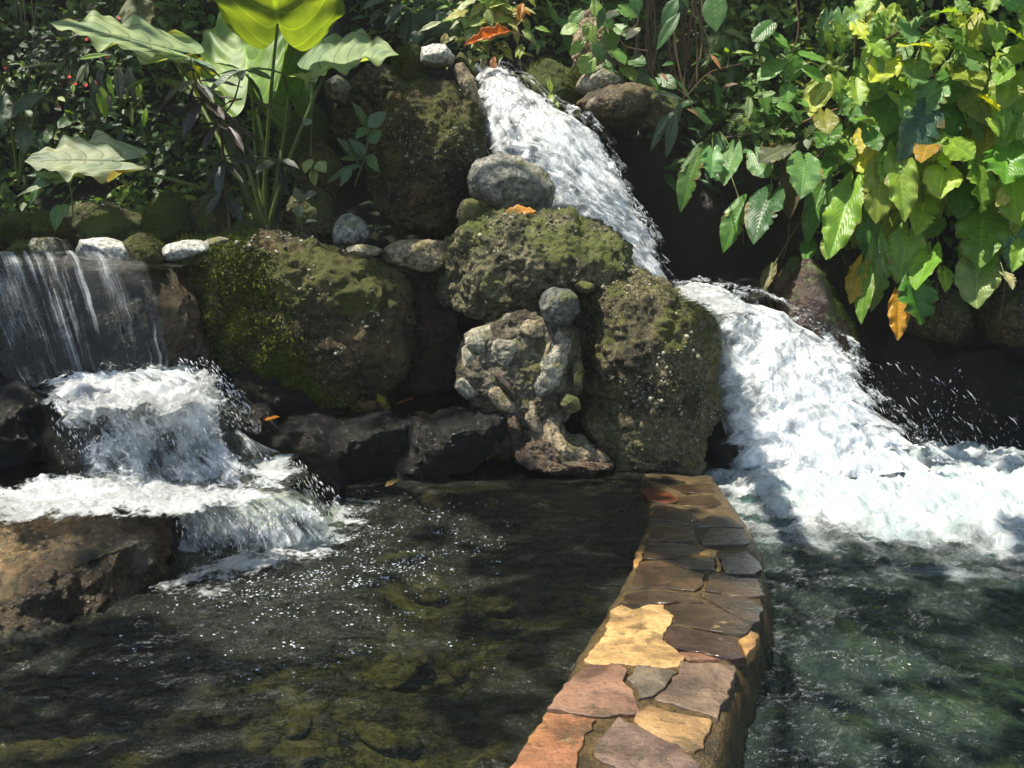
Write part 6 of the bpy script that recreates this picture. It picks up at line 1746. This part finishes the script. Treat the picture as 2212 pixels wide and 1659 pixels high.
prng = random.Random(21)
kinds = [('broadleaf_plant', OVATE, 0.22, 0.5), ('broadleaf_plant', SMALLHEART, 0.2, 0.75), ('lance_leaved_plant', LANCEP, 0.26, 0.28), ('fern', FERN, 0.42, 0.85)]
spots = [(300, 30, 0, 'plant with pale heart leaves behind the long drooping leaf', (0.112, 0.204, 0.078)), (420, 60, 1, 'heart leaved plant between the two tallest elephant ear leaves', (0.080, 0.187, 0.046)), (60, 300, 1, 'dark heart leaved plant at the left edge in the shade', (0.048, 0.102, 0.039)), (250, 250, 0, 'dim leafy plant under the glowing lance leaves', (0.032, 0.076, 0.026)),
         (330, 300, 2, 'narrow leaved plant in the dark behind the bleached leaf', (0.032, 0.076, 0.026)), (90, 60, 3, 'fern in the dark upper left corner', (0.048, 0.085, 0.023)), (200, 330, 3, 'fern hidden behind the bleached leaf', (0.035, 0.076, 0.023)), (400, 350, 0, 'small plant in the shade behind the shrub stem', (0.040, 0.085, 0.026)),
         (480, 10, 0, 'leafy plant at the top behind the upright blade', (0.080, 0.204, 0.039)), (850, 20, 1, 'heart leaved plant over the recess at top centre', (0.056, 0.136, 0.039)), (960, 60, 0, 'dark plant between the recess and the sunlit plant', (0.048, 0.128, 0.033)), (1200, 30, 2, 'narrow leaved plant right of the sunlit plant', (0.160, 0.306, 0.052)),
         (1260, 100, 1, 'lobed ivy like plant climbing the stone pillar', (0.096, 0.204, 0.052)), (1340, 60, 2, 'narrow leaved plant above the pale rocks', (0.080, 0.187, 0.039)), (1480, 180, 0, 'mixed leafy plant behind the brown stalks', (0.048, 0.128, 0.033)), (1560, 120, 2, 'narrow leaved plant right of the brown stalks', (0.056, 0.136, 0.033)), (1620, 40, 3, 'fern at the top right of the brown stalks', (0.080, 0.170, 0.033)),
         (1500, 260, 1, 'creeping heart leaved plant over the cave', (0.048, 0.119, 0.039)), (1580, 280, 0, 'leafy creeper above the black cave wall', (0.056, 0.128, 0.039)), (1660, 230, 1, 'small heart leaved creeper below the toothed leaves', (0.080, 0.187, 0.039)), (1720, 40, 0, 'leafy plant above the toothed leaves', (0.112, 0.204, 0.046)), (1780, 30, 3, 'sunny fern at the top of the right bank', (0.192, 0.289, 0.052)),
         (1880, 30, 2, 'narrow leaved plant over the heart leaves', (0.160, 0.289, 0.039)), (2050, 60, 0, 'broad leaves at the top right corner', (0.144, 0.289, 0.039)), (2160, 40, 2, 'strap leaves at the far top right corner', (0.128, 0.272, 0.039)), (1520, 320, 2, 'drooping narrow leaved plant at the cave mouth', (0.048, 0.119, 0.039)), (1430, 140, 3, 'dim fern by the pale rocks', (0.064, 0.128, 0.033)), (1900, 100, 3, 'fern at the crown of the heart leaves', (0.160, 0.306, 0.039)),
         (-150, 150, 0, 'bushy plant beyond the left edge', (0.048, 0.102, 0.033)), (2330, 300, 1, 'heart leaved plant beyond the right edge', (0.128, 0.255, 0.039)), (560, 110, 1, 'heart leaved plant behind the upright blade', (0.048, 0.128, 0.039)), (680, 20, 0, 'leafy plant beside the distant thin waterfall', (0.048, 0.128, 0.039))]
for k, (px, py, kd, lb, col) in enumerate(spots):
    nm, ms, L0, wr = kinds[kd]
    base = bank_pt(px, py + 40, 0.02)
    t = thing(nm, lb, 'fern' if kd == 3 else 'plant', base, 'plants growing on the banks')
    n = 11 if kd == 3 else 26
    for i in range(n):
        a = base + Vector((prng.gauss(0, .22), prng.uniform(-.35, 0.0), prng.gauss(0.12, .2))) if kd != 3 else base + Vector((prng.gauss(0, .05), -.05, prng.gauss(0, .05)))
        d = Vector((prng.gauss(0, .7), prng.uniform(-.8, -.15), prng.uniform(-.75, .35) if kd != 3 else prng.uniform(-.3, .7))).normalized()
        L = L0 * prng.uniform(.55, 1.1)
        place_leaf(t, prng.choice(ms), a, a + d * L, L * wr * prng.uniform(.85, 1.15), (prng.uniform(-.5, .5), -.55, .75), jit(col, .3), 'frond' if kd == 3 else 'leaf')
        if i % 5 == 0 and kd != 3:
            stem(t, [base + Vector((0, .1, -.1)), base * .5 + a * .5 + Vector((0, 0, .05)), a], .006, .003, 'darkstem', 'stem', 6, 5)


# undergrowth: the uncountable small leaves that clothe the banks
def undergrowth(name, label, n, region, size, seed, off=(0.0, 0.3), dens=None):
    rs = np.random.RandomState(seed)
    ps = []
    while len(ps) < n:
        px = rs.uniform(region[0], region[2], 4000)
        py = rs.uniform(region[1], region[3], 4000)
        keep = fbm(np.stack([px / 90, py / 90, 0 * px + seed], 1), 3) + 0.25 > rs.uniform(-.3, .5, 4000)
        if dens is not None:
            keep &= rs.rand(4000) < dens(px, py)
        for a, b in zip(px[keep], py[keep]):
            ps.append(tuple(bank_pt(a, b, rs.uniform(*off))))
            if len(ps) >= n:
                break
    ps = np.array(ps)
    n = len(ps)
    u = np.array([0, 0.33, 0.33, 0.33, 0.7, 0.7, 0.7, 1.0])
    x = np.array([0, -0.26, 0, 0.26, -0.19, 0, 0.19, 0])
    z = np.array([0, 0.04, 0, 0.04, 0.0, -0.05, 0.0, -0.16])
    tv = np.stack([x, u, z], 1)
    tf = np.array([(0, 2, 1), (0, 3, 2), (1, 2, 4), (2, 5, 4), (2, 3, 5), (3, 6, 5), (4, 5, 7), (5, 6, 7)])
    tuv = np.stack([u, x * 0.9 + 0.5], 1)
    d = rs.normal(size=(n, 3)) * [0.8, 0.4, 0.6] + [0, -0.6, -0.45]
    d /= np.linalg.norm(d, axis=1)[:, None]
    nh = rs.normal(size=(n, 3)) * 0.4 + [0, -0.6, 0.75]
    nh -= d * (nh * d).sum(1)[:, None]
    nh /= np.linalg.norm(nh, axis=1)[:, None]
    xx = np.cross(d, nh)
    s = rs.uniform(size[0], size[1], n)
    mats = np.stack([xx * (0.7 + 0.6 * rs.rand(n, 1)), d, nh], 2) * s[:, None, None]
    v, f = scatter_np(tv, tf, ps, mats)
    uv = np.tile(tuv, (n, 1))
    o = link(name, mesh_np(name, v, f, uv=uv, mat=M['under']))
    o['kind'] = 'stuff'
    o['label'] = label


undergrowth('undergrowth', 'tangled small leaves on the left bank', 10000, (-300, -120, 640, 470), (0.05, 0.13), 1, (0.0, 0.35))
undergrowth('undergrowth', 'tangled small leaves on the right bank', 11000, (1180, -120, 2600, 330), (0.05, 0.14), 2, (0.0, 0.35), lambda px, py: (py < 150 + (px - 1180) * 0.5).astype(float))
undergrowth('undergrowth', 'dark leaves over the recess at top centre', 1200, (760, -120, 1180, 90), (0.06, 0.14), 3, (0.0, 0.4))
undergrowth('undergrowth', 'small leaves hanging over the cave', 2500, (1420, 180, 1720, 400), (0.04, 0.09), 4, (0.0, 0.25), lambda px, py: (py < 250 + (px - 1420) * 0.5).astype(float))
undergrowth('undergrowth', 'leaves beneath the heart leaved vine', 3500, (1750, 60, 2600, 560), (0.06, 0.15), 5, (-0.1, 0.2))

# ================================================================ UNSEEN TREES OVERHEAD, CROWNS SHAPED FOR THE DAPPLE
# sunlit places on the photograph: (px, py, depth, radius)
LITSPOTS = []                    # gaps cut in the unseen crowns so sun reaches these places


def lit(px, py, Y=None, r=0.2, z=None):
    LITSPOTS.append((P(px, py, Y) if z is None else Pz(px, py, z), r))


for q in [(1600, 1050, 0.35), (1750, 1060, 0.5), (1950, 1080, 0.6), (2150, 1080, 0.6), (1800, 1130, 0.45), (2000, 1170, .4), (2300, 1100, 0.6)]:
    lit(q[0], q[1], r=q[2], z=RZ)
for q in [(1590, 720, 6.7, .35), (1700, 780, 6.6, .4), (1780, 860, 6.6, .4), (1640, 880, 6.5, .36), (1850, 960, 6.5, .4), (1720, 1000, 6.4, .4), (1620, 980, 6.4, .3)]:
    lit(q[0], q[1], q[2], q[3])
for q in [(1090, 230, 7.8, .28), (1160, 290, 7.6, .36), (1230, 350, 7.5, .36), (1300, 430, 7.3, .36), (1370, 520, 7.2, .32), (1400, 590, 7.2, .2), (1500, 640, 7.1, .2)]:
    lit(q[0], q[1], q[2], q[3])
for q in [(1170, 1640), (1400, 1600), (1500, 1500), (1350, 1480), (1250, 1560), (1300, 1700), (1300, 1390), (1420, 1330), (1540, 1400), (1390, 1250), (1390, 1420), (1180, 1800), (1400, 1780), (1620, 1300)]:
    lit(q[0], q[1], r=0.17, z=0.06)
for q in [(1100, 50, 8.4, .6), (1150, 130, 8.4, .4), (1020, 30, 8.4, .45), (940, 115, 7.8, .12), (590, 20, 6.5, .3), (520, 150, 7.0, .35), (580, 200, 7.0, .3), (480, 80, 7.0, .3), (740, 130, 6.8, .22), (800, 125, 6.8, .15), (670, 130, 6.9, .12), (430, 120, 6.6, .26), (350, 90, 6.6, .24), (180, 40, 6.4, .2), (260, 70, 6.5, .24), (150, 340, 6.3, .2), (260, 355, 6.3, .16), (215, 215, 7.0, .06), (240, 190, 7.0, .05), (440, 180, 7.2, .12), (330, 190, 7.1, .05), (310, 255, 7.0, .05), (345, 255, 7.0, .05), (680, 350, 6.5, .08), (100, 395, 6.2, .12)]:
    lit(q[0], q[1], q[2], q[3])
for q in [(1110, 350, 6.8, .12), (1080, 400, 6.7, .1), (1140, 475, 6.4, .12), (1230, 480, 6.4, .15), (1300, 510, 6.3, .15), (1330, 570, 6.2, .10), (1030, 435, 6.8, .06), (960, 300, 7.1, .10), (980, 220, 7.2, .08), (1340, 610, 6.1, .14), (1380, 690, 5.95, .18), (1430, 640, 6.0, .16), (1420, 780, 5.9, .12), (1290, 700, 5.95, .1), (1480, 820, 5.9, .1), (1380, 880, 5.85, .08), (1110, 500, 6.3, .14), (1000, 560, 6.2, .1), (1360, 780, 5.9, .08), (1500, 700, 6.1, .06), (1200, 640, 5.75, .1), (1040, 720, 5.9, .1), (1110, 760, 5.95, .1), (1190, 770, 5.8, .1), (1010, 790, 5.9, .07), (1000, 840, 5.9, .06), (1130, 680, 5.95, .07), (1240, 960, 5.9, .1), (1210, 750, 5.8, .07), (1050, 540, 6.1, .10), (1180, 520, 6.1, .1)]:
    lit(q[0], q[1], q[2], q[3])
for q in [(120, 1080, .3, .35), (300, 1085, .25, .35), (30, 1110, .3, .35), (450, 1080, .2, .35), (540, 1080, .15, .35), (200, 850, .1, .76), (330, 850, .15, .76), (420, 840, .12, .76)]:
    lit(q[0], q[1], r=q[2], z=q[3])
for q in [(260, 920, 4.8, .16), (350, 960, 4.8, .14), (200, 960, 4.8, .1), (450, 930, 4.9, .12), (480, 1030, 4.8, .14), (280, 1010, 4.75, .1), (40, 1260, 3.45, .16), (110, 1330, 3.5, .12), (20, 1350, 3.4, .14), (-60, 1300, 3.4, .2), (380, 1150, 4.4, .1), (560, 1120, 4.5, .15), (640, 1090, 4.7, .12), (230, 525, 5.7, .12), (400, 525, 5.8, .1), (500, 560, 5.95, .18), (600, 530, 6.0, .16), (450, 640, 5.95, .14), (620, 760, 5.85, .16), (480, 600, 5.95, .14), (560, 700, 5.85, .14), (780, 640, 5.95, .12), (840, 720, 5.95, .1), (680, 640, 5.9, .1), (700, 560, 5.95, .1), (210, 620, 5.2, .12), (270, 680, 5.2, .12), (120, 600, 5.2, .08), (860, 540, 6.4, .08), (760, 490, 6.6, .06), (240, 490, 6.4, .06), (940, 560, 6.4, .05)]:
    lit(q[0], q[1], q[2], q[3])
for q in [(420, 1260, .25), (520, 1230, .3), (620, 1190, .3), (720, 1130, .25), (480, 1320, .2), (600, 1340, .2), (700, 1260, .2), (800, 1180, .2), (850, 1110, .15), (720, 1200, .2), (640, 1290, .15), (780, 1340, .1), (560, 1380, .14), (900, 1130, .08), (1000, 1160, .06), (460, 1150, .1)]:
    lit(q[0], q[1], r=q[2], z=0.0)
# patches that reach the floor of the left pool
for q in [(700, 1650, .07), (800, 1620, .09), (930, 1625, .08), (760, 1600, .06), (1000, 1470, .05), (900, 1430, .05), (1080, 1400, .06), (1130, 1475, .06), (980, 1380, .05), (1090, 1310, .06), (860, 1490, .05), (1150, 1360, .05), (1000, 1640, .07), (950, 1340, .04), (1050, 1450, .04)]:
    lit(q[0], q[1], r=q[2], z=-0.55)
# right pool dapple
for q in [(1750, 1300, .1), (1900, 1420, .15), (2050, 1300, .12), (2150, 1400, .12), (1800, 1450, .12), (2000, 1550, .12), (1780, 1600, .12), (2150, 1250, .15), (1700, 1220, .12), (1900, 1250, .15)]:
    lit(q[0], q[1], r=q[2], z=RZ)
lr = random.Random(77)
for k in range(34):
    lit(lr.uniform(0, 480), lr.uniform(20, 420), lr.uniform(7.0, 8.2), lr.uniform(.04, .10))
for k in range(30):
    lit(lr.uniform(1400, 1800), lr.uniform(0, 330), lr.uniform(7.5, 8.0), lr.uniform(.04, .10))
for q in [(960, 920, 5.7, .12), (880, 940, 5.7, .1), (700, 920, 5.7, .1), (780, 960, 5.7, .08), (640, 980, 5.6, .1), (1050, 930, 5.8, .08), (1180, 970, 5.8, .1), (1250, 990, 5.8, .08), (1720, 620, 6.9, .14), (1900, 800, 7.3, .12), (2080, 820, 7.3, .15), (2160, 900, 7.3, .12), (1560, 560, 8.2, .1), (40, 900, 4.8, .1)]:
    lit(q[0], q[1], q[2], q[3])
for q in [(1800, 100, 7.4, .3), (1950, 80, 7.2, .35), (2100, 120, 7.1, .4), (1850, 250, 7.2, .25), (2000, 300, 7.0, .35), (2150, 330, 6.9, .35), (1900, 420, 7.0, .3), (2050, 480, 6.9, .3), (2150, 560, 6.8, .25), (1950, 600, 6.9, .25), (1720, 170, 7.5, .2), (1650, 420, 7.1, .2), (1560, 380, 7.2, .15)]:
    lit(q[0], q[1], q[2], q[3])
for q in [(1600, 1110, .4), (1680, 1150, .4), (1800, 1170, .3), (1560, 1080, .2)]:
    lit(q[0], q[1], r=q[2], z=RZ)
for (ax, ay, tx, ty, w_, c_) in phil:
    if c_[0] > 0.065 or lr.random() < 0.35:
        mx, my = 0.5 * (ax + tx), 0.5 * (ay + ty)
        Y = 7.4 - 0.55 * min(max((ax - 300) / 1900, 0), 1)
        LITSPOTS.append((c3(mx, my, Y), lr.uniform(0.13, 0.27)))
for q in [(1290, 160, 8.1, .12), (1310, 220, 7.9, .14), (1290, 60, 8.4, .12), (1340, 40, 8.0, .1), (1350, 75, 7.8, .06), (1545, 20, 7.6, .08), (1650, 60, 7.6, .08), (1640, 85, 7.5, .06), (1710, 150, 7.5, .08), (1760, 165, 7.5, .06), (1620, 230, 7.5, .05), (1780, 30, 7.7, .12), (1850, 60, 7.6, .12), (1930, 30, 7.4, .12), (1800, 120, 7.4, .1), (1420, 160, 8, .05), (1735, 600, 7.0, .05), (1690, 660, 7.0, .05), (2060, 40, 7.3, .12), (2150, 90, 7.2, .12), (1560, 105, 7.8, .04), (1690, 20, 7.8, .08), (1470, 130, 8.1, .05)]:
    lit(q[0], q[1], q[2], q[3])

SP = np.array([tuple(s[0]) for s in LITSPOTS])
SRAD = np.array([s[1] for s in LITSPOTS])
S = np.array(tuple(SUN))


def crown_mesh(center, rad, n, seed, lsize=(0.16, 0.30)):
    rs = np.random.RandomState(seed)
    d = rs.normal(size=(n, 3))
    d /= np.linalg.norm(d, axis=1)[:, None]
    p = np.array(center) + d * np.array(rad) * (rs.rand(n, 1) ** (1 / 2.6))
    s = rs.uniform(lsize[0], lsize[1], n)
    keep = np.ones(n, bool)
    for k in range(len(SP)):
        q = p - SP[k]
        t = q @ S
        dd = np.linalg.norm(q - t[:, None] * S, axis=1)
        keep &= ~((dd < SRAD[k] + s * 0.33) & (t > 0))
    p, s = p[keep], s[keep]
    # nothing may hang into the picture
    q = p - np.array(tuple(CAM))
    up = q[:, 2] / np.maximum(q[:, 1], 0.05)
    ok = (q[:, 1] < 0) | (up > 0.42)
    p, s = p[ok], s[ok]
    n = len(p)
    tv = np.array([(0, 0, 0), (-0.32, 0.35, 0.03), (0, 0.4, -0.02), (0.32, 0.35, 0.03), (-0.22, 0.75, 0), (0.22, 0.75, 0), (0, 1, -0.08)])
    tv[:, 1] -= 0.5
    tf = np.array([(0, 2, 1), (0, 3, 2), (1, 2, 4), (2, 5, 4), (2, 3, 5), (4, 5, 6)])
    tuv = np.stack([tv[:, 1] + 0.5, tv[:, 0] * 0.9 + 0.5], 1)
    nn = rs.normal(size=(n, 3)) * 0.55 + S
    nn /= np.linalg.norm(nn, axis=1)[:, None]
    t1 = np.cross(nn, rs.normal(size=(n, 3)))
    t1 /= np.linalg.norm(t1, axis=1)[:, None]
    t2 = np.cross(nn, t1)
    mats = np.stack([t1, t2, nn], 2) * s[:, None, None]
    v, f = scatter_np(tv, tf, p, mats)
    return v, f, np.tile(tuv, (n, 1))


def tree(label, foot, crowns, seed):
    foot = Vector(foot)
    t = thing('shade_tree', label, 'tree', foot, 'trees shading the falls')
    vs, fs, us, b = [], [], [], 0
    for k, (c, r, n) in enumerate(crowns):
        v, f, uv = crown_mesh(c, r, n, seed + k)
        vs.append(v - np.array(tuple(foot)))
        fs.append(f + b)
        us.append(uv)
        b += len(v)
    cr = link('crown', mesh_np('crown', np.concatenate(vs), np.concatenate(fs), uv=np.concatenate(us), mat=M['under']), t)
    cr['kind'] = 'stuff'
    top_ = Vector((foot.x, foot.y, crowns[0][0][2]))
    stem(t, [foot, foot * .6 + top_ * .4 + Vector((.15, .1, 0)), top_], .28, .14, 'bark', 'trunk', 16, 12)
    for c, r, n in crowns:
        c = Vector(c)
        if abs(c.x - foot.x) + abs(c.y - foot.y) > 1.0:
            stem(t, [foot * .45 + top_ * .55, (top_ + c) * .5 + Vector((0, 0, .6)), c + Vector((0, 0, .8))], .10, .03, 'bark', 'limb', 12, 8)
    return t


tree('tall unseen tree left of the falls, crown shaped to dapple the light', (-8.2, 5.5, -0.5), [((-5.0, 7.0, 9.0), (3.2, 3.2, 1.1), 1681), ((-2.2, 5.5, 9.2), (3.0, 3.2, 1.1), 1913), ((-3.5, 9.5, 9.6), (3.5, 2.6, 1.2), 1624), ((-6.5, 3.5, 8.5), (3, 3, 1.2), 1392)], 100)
tree('tall unseen tree right of the falls, crown shaped to dapple the light', (8.4, 5.0, -0.5), [((4.6, 6.5, 9.0), (3.2, 3.2, 1.1), 1681), ((1.6, 6.0, 9.2), (3.0, 3.2, 1.1), 1913), ((3.0, 10.0, 9.8), (3.6, 2.6, 1.2), 1624), ((0, 9.5, 9.6), (3, 2.5, 1.1), 1739)], 200)
tree('tall unseen tree behind the viewer, crown shaped to dapple the light', (-4.5, -4.5, -0.5), [((-1.8, 2.8, 7.8), (3.2, 2.4, 1.0), 2088), ((1.6, 3.0, 7.8), (3.0, 2.4, 1.0), 1971), ((-4.6, 1.2, 7.6), (3.0, 2.6, 1.0), 1392), ((3.8, 1.0, 7.6), (3.0, 2.6, 1.0), 1276), ((0, -1.0, 7.0), (3.2, 2.4, 1.0), 1276)], 300)
